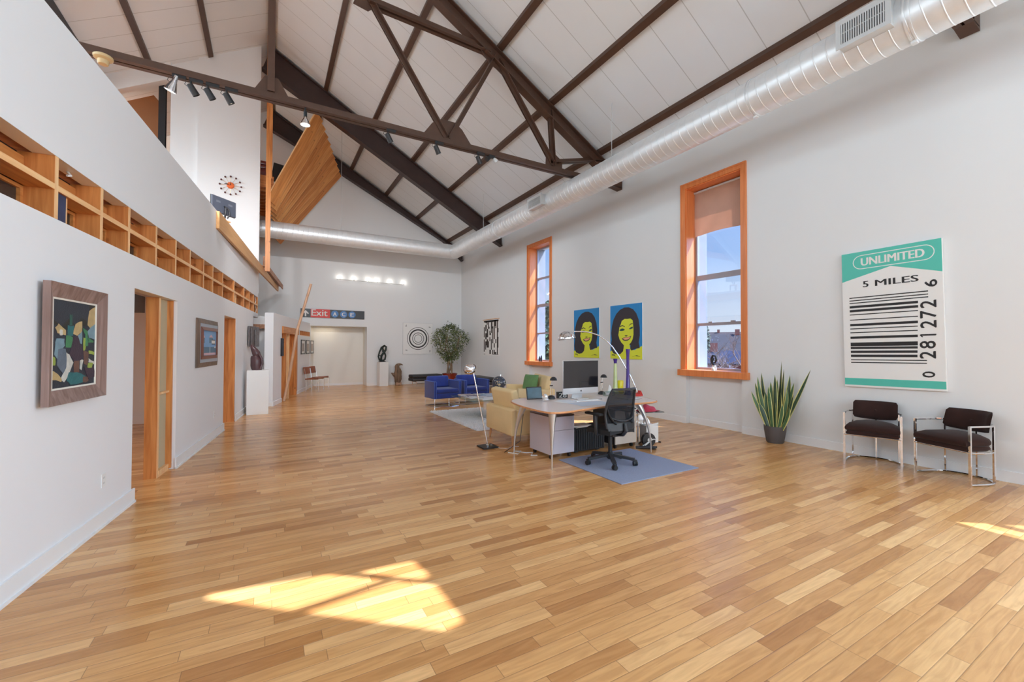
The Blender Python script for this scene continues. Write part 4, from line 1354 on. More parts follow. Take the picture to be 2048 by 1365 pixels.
# ================================================================== LOFT TIMBERS
ld = thing('ledge_board', 'long tan board along the parapet that runs on past the end of the partition', 'board', M=LWM)
m = MB()
m.add([(.004, 2.96, 3.49), (.05, 2.96, 3.49), (.05, 2.96, 3.78), (.004, 2.96, 3.78), (.16, 10.55, 3.36), (.20, 10.55, 3.36), (.20, 10.55, 3.50), (.16, 10.55, 3.50)], [(0, 3, 2, 1), (4, 5, 6, 7), (0, 1, 5, 4), (1, 2, 6, 5), (2, 3, 7, 6), (3, 0, 4, 7)])
obj('face_board', m, MDF, ld)
REDW = wood('reddish_plank', S(140, 92, 62, 1.1), S(178, 128, 96, 1.15), 1, .5, knots=False)
m = MB().bar((.10, 7.9, 3.74), (.24, 10.75, 3.56), .14, .03).bar((.17, 7.9, 3.72), (.30, 10.75, 3.53), .025, .14)
obj('cap_plank', m, REDW, ld)
obj('end_block', MB().box(.06, .12, 8.0, 8.06, 3.62, 4.02), REDW, ld)

pst = tag(obj('hanging_post', MB().box(-.058, .058, -.06, .06, 3.52, 9.8), FIR, loc=(-.033, 13.0, 0)), 'tall orange timber post hanging from the roof to the end of the tan ledge board', 'post')
obj('post_cheek', MB().box(.058, .085, -.05, .05, 6.0, 8.0), FIR, pst)
fb = tag(obj('fascia_beam', MB().box(-.22, .12, -.05, .05, 0, .34), FIRX, loc=(-.02, 14.15, 6.12)), 'short orange timber beam along the edge of the upper loft floor', 'beam')

sw = thing('slatted_wing', 'fan of overlapping orange fir boards rising from the upper loft to the roof', 'slatted screen')
NB = 9
SLW = [wood('slat_fir_%d' % k, S(r, g, b), S(r + 40, g + 42, b + 36), 2, .45, fine=18) for k, (r, g, b) in enumerate(((204, 128, 62), (214, 140, 74), (192, 116, 54)))]
for i in range(NB):
    t = i / (NB - 1)
    y = 13.86 + 3.1 * t
    A_ = Vector((.03 + .22 * t, y + .06, 5.66 - .28 * t - (.14 if i == 8 else 0)))
    B_ = Vector((1.26 + .98 * t, y - .02, 8.44 - .38 * t))
    d = (B_ - A_).normalized()
    across = (Vector((0, 1, 0)) - d * d.y).normalized()
    nrm = d.cross(across).normalized()
    if nrm.x < 0:
        nrm = -nrm
    wv = (across * .80 + nrm * .60).normalized()
    th = wv.cross(d).normalized()
    L_ = (B_ - A_).length
    R_ = Matrix((wv, th, d)).transposed().to_4x4()
    m = MB()
    m.box(-.19, .19, -.019, .019, 0, L_)
    m.mi = 1
    m.box(.19, .196, -.0195, .0195, 0, L_).box(-.196, -.19, -.0195, .0195, 0, L_)
    obj('slat', m, [SLW[i % 3], PALEFIR], sw, M=Matrix.Translation(A_) @ R_)

mn = thing('monitor', 'dark computer monitor seen from behind, standing at the tan ledge board', 'monitor', M=Matrix.Translation((-.80, 10.3, 4.19)) @ Matrix.Rotation(math.radians(-43), 4, 'Z') @ Matrix.Scale(.76, 4))
MGR = mat('monitor_back_plastic', S(72, 76, 88, 1.0), .35)
obj('screen_back', MB().box(-.03, .02, -.36, .36, .0, .42, bev=.015), MGR, mn)
obj('bezel', MB().box(-.04, -.02, -.365, .365, -.005, .425, bev=.004), BLACK, mn)
for y_ in (-.18, .18):
    obj('sticker', MB().box(.0205, .022, y_ - .06, y_ + .06, .26, .31), mat('monitor_label_grey', S(98, 102, 112)), mn)
obj('arm', MB().tube([(.02, 0, .20), (.09, -.02, .16), (.10, -.04, .02), (.06, -.02, -.10), (.0, 0, -.16)], .022, 10).tube([(.02, .06, .20), (.08, .08, .14), (.09, .10, .0), (.05, .06, -.10)], .018, 10), BLACK, mn, smooth=True)
obj('desk_shelf', MB().box(-.3, .06, -.16, .16, -.19, -.16), MDF, mn)
obj('shelf_bracket', MB().box(-.3, .06, -.15, -.12, -.45, -.19), MDF, mn)
obj('shelf_leg', MB().box(-.28, -.24, -.14, -.10, -1.60, -.19).box(-.28, -.24, .10, .14, -1.60, -.19), BLACK, mn)

ud = tag(obj('loft_cabinet', MB().prism([(-.42, 0), (.42, 0), (.42, 1.66), (.30, 1.80), (-.42, 1.38)], -.03, .03, 'y'), mat('cinnamon_board', S(156, 106, 68, 1.1), .5, var=.06), loc=(-3.02, 14.6, 6.45)), 'cinnamon brown upright panel on the upper loft behind the boxed rafter', 'panel')
sp2 = thing('steel_post', 'black steel post on the upper loft beside the white clock wall', 'post', (-2.40, 13.82, 6.45))
obj('web', MB().box(-.02, .02, -.07, .07, 0, roof(2.4) - 6.5), BLACK, sp2)
obj('flange', MB().box(-.07, .07, -.085, -.07, 0, roof(2.4) - 6.5), BLACK, sp2)
obj('flange', MB().box(-.07, .07, .07, .085, 0, roof(2.4) - 6.55), BLACK, sp2)
LRED = mat('dark_red_lacquer', S(110, 22, 16, 1.1), .25, coat=.6)
rc = thing('red_armchair', 'dark red glossy ribbed chair on the upper loft by the hanging post', 'chair', (-.42, 15.2, 6.45))
obj('seat', MB().box(-.5, .35, -.35, .35, .12, .45, bev=.05), LRED, rc, smooth=True)
m = MB()
for i in range(4):
    m.box(-.5 + i * .03, .32 + i * .03 - i * .02, .22, .40, .45 + i * .12, .57 + i * .12, bev=.03)
obj('backrest', m, LRED, rc, smooth=True)
for x in (-.45, .30):
    for y in (-.3, .3):
        obj('leg', MB().box(x - .02, x + .02, y - .02, y + .02, 0, .12), BLACK, rc)
bb = tag(obj('speaker_board', MB().box(-.24, .24, -.04, .04, 0, .62, bev=.01), BLACK, M=Matrix.Translation((.26, 16.4, 7.1)) @ Matrix.Rotation(math.radians(8), 4, 'Y')), 'black flat loudspeaker standing behind the dark red loft chair', 'loudspeaker')
obj('stand', MB().box(-.03, .03, -.03, .03, -.64, 0), BLACK, bb)
obj('foot', MB().box(-.15, .15, -.12, .12, -.66, -.64), BLACK, bb)

lp = tag(obj('leaning_pole', MB().tube([(.395, 13.30, .02), (.52, 13.30, .68), (.705, 13.30, 1.98), (1.045, 13.30, 3.31)], [.036, .036, .036, .034], 12), wood('pale_pole_wood', S(160, 120, 92, 1.15), S(198, 160, 130, 1.2), 2, .55, knots=False), smooth=True), 'long bare wooden pole leaning up across the Exit sign from the turned partition', 'pole')
wsf = tag(obj('wall_shelf', MB().box(-.35, .13, -.15, .0, 0, .12), REDW, loc=(-.04, 14.0, 2.03)), 'brown timber block on the passage wall behind the purple-brown sculpture', 'shelf')

# outlets
OUT = mat('outlet_white', (.80, .80, .79), .4)
OUTD = mat('outlet_slot', (.2, .2, .2), .5)
def outlet(M, label):
    t = thing('wall_outlet', label, 'outlet', M=M, group='white wall outlets')
    obj('plate', MB().box(-.036, .036, -.058, .058, 0, .006, bev=.002), OUT, t)
    m = MB()
    for z in (-.022, .022):
        m.box(-.012, -.008, z - .008, z + .008, .006, .0065).box(.008, .012, z - .008, z + .008, .006, .0065)
    obj('socket', m, OUTD, t)
outlet(on_right(4.20, .39, 0), 'white wall outlet low on the window wall beside the snake plant')
outlet(on_left(-.77, .385, 0), 'white wall outlet under the dark green abstract painting')
outlet(on_left(3.03, .385, 0), 'white wall outlet between the skyline picture and the narrow doorway')
outlet(on_right(4.20, .97, 0), 'white wall plate on the window wall above the low outlet by the snake plant')

# ================================================================== SCULPTURES AND PLINTHS
PLW = mat('plinth_white', (.80, .795, .78), .5, var=.015)
p1_ = tag(obj('plinth', MB().box(-.21, .215, 0, .40, 0, .99, bev=.004), PLW, loc=(-.19, 11.07, 0)), 'white plinth under the purple-brown stone sculpture', 'plinth')
sc = thing('stone_sculpture', 'polished purple-brown stone of two stacked rounded lobes on a white plinth', 'sculpture', (-.22, 11.26, .99))
STONEP = mat('purple_brown_stone', S(84, 56, 58, 1.0), .25, var=.35, scale=9)
m = MB()
def blob(m, rings, n=22):
    vs, fs = [], []
    for (x, y, z, rx, ry, rot) in rings:
        for j in range(n):
            t = 2 * PI * j / n
            a, b = rx * math.cos(t), ry * math.sin(t)
            vs.append((x + a * math.cos(rot) - b * math.sin(rot), y + a * math.sin(rot) + b * math.cos(rot), z))
    for i in range(len(rings) - 1):
        for j in range(n):
            a, b = i * n + j, i * n + (j + 1) % n
            fs.append((a, b, b + n, a + n))
    fs.append(tuple(reversed(range(n)))); fs.append(tuple(range((len(rings) - 1) * n, len(rings) * n)))
    m.add(vs, fs)
blob(m, [(.01, 0, 0, .10, .09, 0), (.0, 0, .03, .105, .095, 0), (-.01, 0, .10, .11, .10, .1), (-.005, 0, .20, .115, .10, .2), (-.015, 0, .27, .105, .095, .25), (-.03, 0, .32, .075, .08, .3)])
obj('lower_lobe', m, STONEP, sc, smooth=True)
m = MB()
blob(m, [(-.01, 0, .31, .06, .07, .3), (.0, 0, .35, .085, .085, .3), (-.02, 0, .42, .085, .08, .4), (-.05, 0, .48, .07, .07, .4), (-.085, 0, .54, .045, .05, .4), (-.10, 0, .575, .02, .022, .4)])
obj('upper_lobe', m, STONEP, sc, smooth=True)
m = MB().tube([(.07, -.07, .02), (.11, -.05, .14), (.10, -.05, .26), (.05, -.06, .36), (.0, -.05, .45)], [.02, .028, .03, .026, .012], 10)
obj('ridge', m, STONEP, sc, smooth=True)

p2_ = tag(obj('plinth', MB().box(-.17, .17, -.17, .17, 0, .935, bev=.004), PLW, M=Matrix.Translation((3.92, 17.03, 0)) @ Matrix.Rotation(math.radians(6), 4, 'Z')), 'white plinth under the dark green looped sculpture by the alcove', 'plinth')
gs = thing('loop_sculpture', 'dark green bronze sculpture of twisted open loops on the white plinth by the alcove', 'sculpture', (3.89, 17.0, .935))
BRZ = mat('dark_green_bronze', S(34, 44, 40, 1.0), .3, metal=.5, var=.4, scale=12)
obj('base', MB().box(-.12, .12, -.07, .07, 0, .035, bev=.005), BLACK, gs)
m = MB().tube([(.02, 0, .04), (-.10, 0, .08), (-.145, 0, .22), (-.10, 0, .40), (-.02, 0, .56), (.09, 0, .64), (.155, 0, .60), (.14, 0, .48), (.06, 0, .36), (-.02, 0, .24), (-.04, 0, .10), (.02, 0, .05)], [.04, .038, .032, .034, .05, .045, .04, .045, .05, .045, .045, .04], 12, flat=.9)
obj('outer_loop', m, BRZ, gs, smooth=True)
m = MB().tube([(.03, 0, .05), (.11, 0, .11), (.135, 0, .24), (.10, 0, .34), (.04, 0, .42), (.03, 0, .54)], [.04, .036, .03, .036, .04, .03], 12)
m.tube([(-.12, 0, .25), (-.05, 0, .24), (.02, 0, .30)], [.022, .02, .03], 10)
obj('inner_loop', m, BRZ, gs, smooth=True)

bd = thing('driftwood_bird', 'weathered driftwood carving like a standing bird with a hooked beak', 'sculpture', (4.50, 16.98, 0))
DRF = wood('weathered_driftwood', S(84, 66, 52, 1.0), S(140, 114, 92, 1.1), 2, .8, fine=18, knots=False)
m = MB()
blob(m, [(.03, 0, 0, .12, .10, 0), (.03, 0, .10, .125, .10, 0), (.0, 0, .14, .12, .10, 0), (.02, 0, .24, .14, .11, .1), (.01, 0, .36, .155, .12, .1), (-.01, 0, .46, .15, .115, .1), (0, 0, .56, .12, .10, 0), (-.02, 0, .66, .095, .085, 0), (-.03, 0, .75, .09, .08, 0), (-.01, 0, .81, .09, .07, 0), (.02, 0, .855, .07, .05, 0), (.03, 0, .87, .03, .02, 0)])
obj('body', m, DRF, bd, smooth=True)
m = MB().tube([(.02, 0, .825), (.10, 0, .835), (.16, 0, .825), (.215, 0, .80)], [.055, .042, .026, .006], 10)
obj('beak', m, DRF, bd, smooth=True)
m = MB().tube([(-.06, 0, .38), (-.16, 0, .43), (-.22, 0, .48), (-.265, 0, .50)], [.10, .06, .035, .008], 10)
obj('wing_stub', m, DRF, bd, smooth=True)
m = MB().tube([(.10, -.02, .40), (.12, -.02, .55), (.09, -.02, .68)], [.05, .04, .012], 8)
obj('side_ridge', m, DRF, bd, smooth=True)
obj('pale_foot', MB().box(-.09, .14, -.10, .10, 0, .13, bev=.03), mat('pale_driftwood', S(170, 140, 116, 1.1), .8, var=.2), bd)

# ================================================================== PLANTS
fp = thing('ficus_tree', 'bushy ficus tree with a twisted trunk in a glossy red pot in the far corner', 'tree', (6.42, 16.25, 0))
REDG = mat('red_glaze', S(122, 34, 22, 1.1), .2, coat=.6, var=.25)
obj('pot', MB().lathe([(.0, .0), (.20, 0), (.25, .10), (.285, .26), (.285, .38), (.31, .42), (.31, .47), (.28, .47), (.27, .42), (0, .42)], 32), REDG, fp, smooth=True)
BARK = wood('grey_bark', S(108, 88, 70, 1.0), S(160, 138, 112, 1.1), 2, .8, knots=False)
m = MB()
for k_ in range(5):
    a0 = k_ * 2 * PI / 5
    pts = [(.10 * math.cos(a0 + z * 2.4) * (1 - .3 * z), .10 * math.sin(a0 + z * 2.4) * (1 - .3 * z), .42 + z * .85) for z in [i / 8 for i in range(9)]]
    sp_ = 1.5
    pts += [(.25 * math.cos(a0 + 2.6) * sp_, .25 * math.sin(a0 + 2.6) * sp_, 1.45), (.42 * math.cos(a0 + 2.7), .42 * math.sin(a0 + 2.7), 1.75), (.5 * math.cos(a0 + 2.9), .5 * math.sin(a0 + 2.9), 2.0)]
    m.tube(pts, [.035 - .002 * i for i in range(len(pts))], 8)
obj('trunk', m, BARK, fp, smooth=True)
rnd = random.Random(11)
LEAF = [mat('ficus_leaf_%d' % i, c, .45, var=.15) for i, c in enumerate((S(66, 80, 46, 1.2), S(104, 118, 66, 1.2), S(140, 146, 92, 1.2), S(44, 58, 38, 1.1)))]
m = MB()
def in_crown():
    while True:
        z = rnd.uniform(1.0, 2.42)
        h_ = (z - 1.0) / 1.42
        R_ = .22 + .48 * math.sin(min(1, h_ * 1.15) * PI * .62) if h_ < .8 else .62 * (1 - (h_ - .8) / .25)
        a = rnd.uniform(0, 2 * PI)
        q = math.sqrt(rnd.uniform(.05, 1))
        return (R_ * q * math.cos(a) * 1.05, R_ * q * math.sin(a), z, a)
for _ in range(520):
    x, y, z, a = in_crown()
    for j in range(7):
        px_, py_, pz_ = x + rnd.gauss(0, .055), y + rnd.gauss(0, .055), z + rnd.gauss(0, .055)
        l, w_ = rnd.uniform(.05, .085), rnd.uniform(.016, .028)
        R3 = Euler((rnd.uniform(-1, .4), rnd.uniform(-.6, .6), rnd.uniform(0, 6.3))).to_matrix()
        m.mi = rnd.choice((0, 0, 1, 1, 2, 3))
        vs = [R3 @ Vector(v) + Vector((px_, py_, pz_)) for v in ((0, 0, 0), (w_, l * .45, .006), (0, l, -.01), (-w_, l * .45, .006))]
        m.add(vs, [(0, 1, 2, 3)])
obj('leaves', m, LEAF, fp)

sn = thing('snake_plant', 'tall snake plant with yellow-edged leaves in a dark grey pot under the shaded window', 'plant', (7.13, 3.86, 0))
GREYP = mat('dark_grey_pot', S(82, 78, 78, 1.1), .6, var=.06)
obj('pot', MB().lathe([(0, 0), (.115, 0), (.125, .02), (.155, .20), (.160, .27), (.150, .27), (.145, .24), (0, .235)], 36), GREYP, sn, smooth=True)
SG = [mat('snake_leaf_green', S(70, 100, 66, 1.2), .4, var=.35, scale=26), mat('snake_leaf_edge', S(196, 192, 120, 1.25), .4, var=.08), mat('snake_leaf_dark', S(48, 70, 50, 1.1), .4, var=.3, scale=26)]
rnd = random.Random(4)
m = MB()
def blade(bx, by, tip, w_, twist, side, bend):
    """tapering leaf from (bx,by) to the tip, cream margins"""
    tip = Vector(tip); b0 = Vector((bx, by, .22))
    mid = (b0 + tip) / 2 + Vector((bx * bend, by * bend, .08))
    n_ = 10
    mi0 = 2 if rnd.random() < .3 else 0
    rows = []
    for i in range(n_ + 1):
        t = i / n_
        p = b0 * (1 - t) ** 2 + mid * (2 * t * (1 - t)) + tip * t * t
        ww_ = w_ * (.75 + 1.0 * t - .9 * t * t) * (1 - t ** 5) * (1 if t < .97 else .2)
        ang = side + twist * t
        xv = Vector((math.cos(ang), math.sin(ang), 0))
        nv = Vector((-math.sin(ang), math.cos(ang), 0))
        rows.append([p - xv * ww_ + nv * ww_ * .25, p - xv * ww_ * .72 + nv * ww_ * .1, p, p + xv * ww_ * .72 + nv * ww_ * .1, p + xv * ww_ + nv * ww_ * .25])
    vs = [v for r in rows for v in r]
    for c, mi in ((0, 1), (1, mi0), (2, mi0), (3, 1)):
        m.mi = mi
        m.add(vs, [(i * 5 + c, i * 5 + c + 1, i * 5 + c + 6, i * 5 + c + 5) for i in range(n_)])
# view-plane axis of the plant: away from the window wall
rdir = Vector((.14, -.99, 0))                      # roughly along the wall towards the camera end
for tu, tz, tw in ((.10, 1.32, 0.0), (.50, 1.20, .02), (.13, 1.20, .05), (.22, 1.10, -.02), (-.26, 1.05, .02), (-.20, 1.12, -.04), (-.30, .95, .02), (-.36, .80, .06), (.0, 1.10, .05), (.04, 1.02, -.06), (.28, .98, -.04), (.26, .80, .06), (-.10, .90, .08), (-.05, .78, -.10), (.08, .82, .10), (.16, .72, -.10), (-.18, .70, -.08), (-.24, .62, .08), (.20, .60, .08), (.0, .66, .12), (.05, .60, -.12), (-.12, .60, -.12), (.12, .95, .0), (-.06, .98, .02), (.30, .70, .0), (-.32, .70, -.02), (.02, .86, .0), (.18, .88, .02), (-.14, .80, .0), (.10, .64, .12)):
    s = rdir * tu + Vector((-.85, -.52, 0)) * tw
    s.x = min(s.x, .17)
    b_ = rdir * max(-.10, min(.10, tu * .45)) + Vector((-.85, -.52, 0)) * max(-.09, min(.09, tw))
    blade(b_.x, b_.y, (s.x, s.y, tz), rnd.uniform(.028, .044), rnd.uniform(-.9, .9), math.atan2(rdir.y, rdir.x) + rnd.uniform(-.6, .6), rnd.uniform(0, .6))
obj('leaves', m, SG, sn, smooth=True)
obj('soil', MB().lathe([(0, .236), (.146, .236), (.146, .242), (0, .246)], 24), mat('dark_soil', (.03, .022, .016), .9), sn)
# ================================================================== CHAIRS
SUEDE = mat('dark_brown_suede', S(52, 32, 28, 1.0), .9, var=.35, scale=7, bump=.1, bscale=200, sheen=.1, spec=.2)
def sq(m, pts, w=.020, h=.012):
    for a, b in zip(pts[:-1], pts[1:]):
        m.bar(a, b, w, h)
def dpath(w, yf, yb, n=14, z=0):
    """from front end round the back to the other front end"""
    pts = [(-w, yf, z)]
    for i in range(n + 1):
        a = PI - PI * i / n
        pts.append((w * math.cos(a), -.02 + (yb + .02) * math.sin(a) ** .9 if math.sin(a) > 1e-6 else -.02, z))
    pts.append((w, yf, z))
    return pts
def barrel_chair(loc, rz, label):
    t = thing('barrel_chair', label, 'chair', loc, rz, 'dark brown chrome-framed chairs')
    w, yf, yb = .285, -.24, .25
    m = MB(); m.tube(dpath(w, yf, yb, z=.012), .011, 6)
    obj('base_ring', m, CHROME, t)
    m = MB(); m.tube(dpath(w, yf, yb, z=.655), .011, 6)
    obj('arm_ring', m, CHROME, t)
    m = MB().tube([(-w, yf, .37), (w, yf, .37)], .010, 6).tube(dpath(w, yf, yb, z=.36), .009, 6)
    obj('seat_rail', m, CHROME, t)
    for x in (-w, w):
        obj('leg', MB().box(x - .012, x + .012, yf - .006, yf + .010, 0, .66), CHROME, t)
    for a in (PI * .82, PI * .5, PI * .18):
        x, y = w * math.cos(a), -.02 + (yb + .02) * math.sin(a) ** .9
        obj('leg', MB().box(x - .009, x + .009, y - .008, y + .008, .005, .655), CHROME, t)
    def pad(z0, z1, w_, yf_, yb_, crown):
        o = dpath(w_, yf_, yb_, 18)
        n_ = len(o)
        m = MB()
        prof = [(.93, z0), (1.0, z0 + .02), (1.0, z1 - .03), (.95, z1 - .005), (.7, z1 + crown * .6), (.35, z1 + crown)]
        vs = []
        cy_ = (yf_ + yb_) / 2
        for sc_, z in prof:
            vs += [(x * sc_, cy_ + (y - cy_) * sc_, z) for x, y, _ in o]
        vs.append((0, cy_, z1 + crown * 1.1))
        fs = [(i * n_ + j, i * n_ + (j + 1) % n_, (i + 1) * n_ + (j + 1) % n_, (i + 1) * n_ + j) for i in range(len(prof) - 1) for j in range(n_)]
        fs += [((len(prof) - 1) * n_ + j, (len(prof) - 1) * n_ + (j + 1) % n_, len(vs) - 1) for j in range(n_)]
        fs.append(tuple(reversed(range(n_))))
        return m.add(vs, fs)
    obj('seat_base', pad(.372, .43, .268, -.262, .215, .0), SUEDE, t, smooth=True)
    obj('seat_cushion', pad(.428, .505, .276, -.275, .215, .050), SUEDE, t, smooth=True, ang=60)
    m = MB()
    nu, nv = 18, 8
    def bk(u, v, d):
        a = PI * (.84 - .68 * u)
        edge = min(u, 1 - u)
        rr = 1 - d * (1 if True else 0)
        zc, hz = .672, .112 + .014 * math.cos((u - .5) * PI)
        hz *= 1 if edge > .06 else (.72 + .28 * (edge / .06) ** .5)
        z = zc + (v - .5) * 2 * hz + .018 * (abs(u - .5) * 2) ** 2
        x = (w - .005) * rr * math.cos(a) * 1.0
        y = -.02 + (yb + .015) * rr * math.sin(a) ** .9 - (v - .5) * -.05
        return (x, y, z)
    def bk_front(u, v):
        b_ = max(0, math.sin(PI * u)) ** .35 * max(0, math.sin(PI * v)) ** .35
        return bk(u, v, .05 + .19 * b_)
    def bk_back(u, v):
        return bk(u, v, .05)
    m.grid(bk_front, nu, nv).grid(bk_back, nu, nv)
    obj('backrest', m, SUEDE, t, smooth=True, ang=70)
    obj('button', MB().ball((0, -.02 + (yb + .015) * .76, .675), .012, 10, 6), SUEDE, t, smooth=True)
    return t
barrel_chair((7.065, 2.54, 0), math.radians(-75.5), 'dark brown barrel chair with chrome frame, between the snake plant and its twin')
barrel_chair((7.07, 1.735, 0), math.radians(-113), 'dark brown barrel chair with chrome frame, turned and furthest from the snake plant'.replace('furthest', 'farther') )

VELV = mat('blue_velvet', S(18, 42, 118, 1.1), .75, var=.35, scale=6, bump=.08, bscale=220, sheen=.3)
PIPE = mat('blue_velvet_piping', S(70, 96, 170, 1.2), .7)
def club_chair(loc, rz, label):
    t = thing('club_chair', label, 'armchair', loc, rz, 'blue velvet club chairs')
    w, d = .37, .36
    def u_shell(w_, yb_, yf_, r):
        pts = [(-w_, yf_)]
        for i in range(7):
            a = PI + (-PI / 2) * i / 6
            pts.append((-w_ + r + r * math.cos(a), yb_ - r + r * math.sin(a)))
        for i in range(7):
            a = PI / 2 - PI / 2 * i / 6
            pts.append((w_ - r + r * math.cos(a), yb_ - r + r * math.sin(a)))
        pts.append((w_, yf_))
        return pts
    o = u_shell(w, d, -d, .14)
    i_ = u_shell(w - .055, d - .055, -d, .09)
    m = MB().prism(o + i_[::-1], .23, .655)
    obj('arm_shell', m, VELV, t, smooth=True, ang=50)
    m = MB()
    for z in (.655,):
        m.tube([(x, y, z) for x, y in o], .007, 6).tube([(x, y, z) for x, y in i_], .007, 6)
    for x in (-w, w, -w + .055, w - .055):
        m.tube([(x, -d, .24), (x, -d, .655)], .006, 6)
    obj('piping', m, PIPE, t, smooth=True)
    obj('seat_base', MB().box(-w + .056, w - .056, -d + .005, d - .06, .23, .36, bev=.01), VELV, t)
    obj('seat_cushion', MB().box(-w + .058, w - .058, -d - .008, d - .16, .36, .465, bev=.03, seg=3), VELV, t, smooth=True)
    bk = Matrix.Translation((0, d - .145, .46)) @ Matrix.Rotation(math.radians(-10), 4, 'X')
    obj('back_cushion', MB().box(-w + .065, w - .065, -.06, .07, .0, .31, M=bk, bev=.05, seg=4), VELV, t, smooth=True, ang=60)
    for x in (-w + .03, w - .03):
        for y in (-d + .04, d - .10):
            obj('leg', MB().tube([(x, y, 0), (x, y, .235)], .010, 8), CHROME, t, smooth=True)
    m = MB()
    q = [(-w + .03, -d + .04, .012), (w - .03, -d + .04, .012), (w - .03, d - .10, .012), (-w + .03, d - .10, .012)]
    m.tube(q, .010, 8, closed=True)
    obj('base_ring', m, CHROME, t)
    return t
club_chair((3.93, 10.50, 0), math.radians(5), 'blue velvet club chair with chrome legs at the corner of the white shag rug')
club_chair((4.80, 10.62, 0), math.radians(5), 'second blue velvet club chair, partly behind the globe and the chrome floor lamp')

BEIGE = mat('cream_upholstery', S(222, 198, 150, 1.2), .8, var=.06, scale=5, bump=.06, bscale=260)
LEGW = wood('light_leg_wood', S(170, 118, 76, 1.2), S(200, 148, 100, 1.2), 2, .45, knots=False)
def lounge_chair(loc, rz, W, label, cat):
    t = thing('lounge_chair', label, cat, loc, rz)
    h = W / 2
    def slab(x0, x1, y0, y1, zb, zf0, zf1, bev=.025):
        b = bmesh.new()
        vs = [(x0, y0, zb), (x1, y0, zb), (x1, y1, zb), (x0, y1, zb), (x0, y0, zf0), (x1, y0, zf0), (x1, y1, zf1), (x0, y1, zf1)]
        bv = [b.verts.new(v) for v in vs]
        for f in [(0, 3, 2, 1), (4, 5, 6, 7), (0, 1, 5, 4), (1, 2, 6, 5), (2, 3, 7, 6), (3, 0, 4, 7)]:
            b.faces.new([bv[i] for i in f])
        bmesh.ops.bevel(b, geom=list(b.edges), offset=bev, segments=3, affect='EDGES', profile=.5)
        b.verts.index_update()
        r = MB().add([tuple(v.co) for v in b.verts], [tuple(v.index for v in f.verts) for f in b.faces])
        b.free()
        return r
    for s in (-1, 1):
        x0, x1 = sorted((s * (h - .10), s * h))
        obj('arm', slab(x0, x1, -.43, .36, .17, .60, .56), BEIGE, t, smooth=True)
    obj('back_shell', slab(-h, h, .345, .445, .17, .585, .57), BEIGE, t, smooth=True)
    obj('seat_base', MB().box(-h + .10, h - .10, -.41, .345, .17, .32), BEIGE, t)
    n_ = 1 if W < 1.2 else 2
    for i in range(n_):
        a = -h + .105 + (W - .21) * i / n_
        b_ = -h + .105 + (W - .21) * (i + 1) / n_
        obj('seat_cushion', MB().box(a + .004, b_ - .004, -.44, .20, .32, .47, bev=.04, seg=3), BEIGE, t, smooth=True)
        bkm = Matrix.Translation((0, .235, .42)) @ Matrix.Rotation(math.radians(-13), 4, 'X')
        obj('back_cushion', MB().box(a - .02, b_ + .02, -.05, .075, .0, .45, M=bkm, bev=.035, seg=3), BEIGE, t, smooth=True)
    for x in (-h + .07, h - .07):
        for y in (-.36, .38):
            obj('leg', MB().tube([(x * 1.03, y * 1.04, 0), (x, y, .18)], [.012, .022], 10), LEGW, t, smooth=True)
    return t
lounge_chair((3.66, 6.03, 0), math.radians(88), .93, 'cream armchair with tapered wooden legs standing right behind the desk', 'armchair')
lounge_chair((5.47, 8.69, 0), math.radians(-107), 1.30, 'cream two-seat sofa by the far window with the green cushion on it', 'sofa')
GRN = mat('green_cushion_cloth', S(104, 142, 92, 1.2), .8, var=.2, scale=8)
m = MB()
def pil(u, v, s):
    a, b = (u - .5) * 2, (v - .5) * 2
    f = (1 - a ** 4) ** .6 * (1 - b ** 4) ** .6 if abs(a) < 1 and abs(b) < 1 else 0
    return (a * .24 * (1 - .06 * (1 - b * b) * 0), s * .075 * f, b * .20)
m.grid(lambda u, v: pil(u, v, 1), 16, 14).grid(lambda u, v: pil(u, v, -1), 16, 14)
tag(obj('cushion', m, GRN, smooth=True, ang=80, M=Matrix.Translation((5.54, 8.74, .665)) @ Matrix.Rotation(math.radians(-80), 4, 'Z') @ Matrix.Rotation(math.radians(-14), 4, 'X')), 'green scatter cushion leaning on the cream two-seat sofa', 'cushion')

LEATH = mat('cognac_leather', S(136, 74, 48, 1.15), .45, var=.2, scale=10)
def side_chair(loc, rz, label):
    t = thing('side_chair', label, 'chair', loc, rz, 'cognac leather side chairs')
    obj('seat', MB().box(-.22, .22, -.25, .20, .42, .465, M=Matrix.Rotation(math.radians(-4), 4, 'X'), bev=.015), LEATH, t, smooth=True)
    obj('backrest', MB().box(-.21, .21, .0, .03, 0, .24, M=Matrix.Translation((0, .23, .60)) @ Matrix.Rotation(math.radians(-12), 4, 'X'), bev=.012), LEATH, t, smooth=True)
    for x in (-.19, .19):
        obj('leg', MB().tube([(x, -.23, 0), (x, -.23, .43)], .010, 8), CHROME, t)
        obj('leg', MB().tube([(x, .20, 0), (x, .20, .43), (x, .225, .60), (x, .26, .78)], .010, 8), CHROME, t)
    obj('side_rail', MB().tube([(-.19, -.23, .42), (-.19, .2, .42)], .009, 6).tube([(.19, -.23, .42), (.19, .2, .42)], .009, 6), CHROME, t)
    return t
side_chair((1.40, 15.98, 0), math.radians(60), 'cognac leather side chair under the framed prints, on the doorway side')
side_chair((1.62, 16.52, 0), math.radians(60), 'cognac leather side chair under the framed prints, on the alcove side')

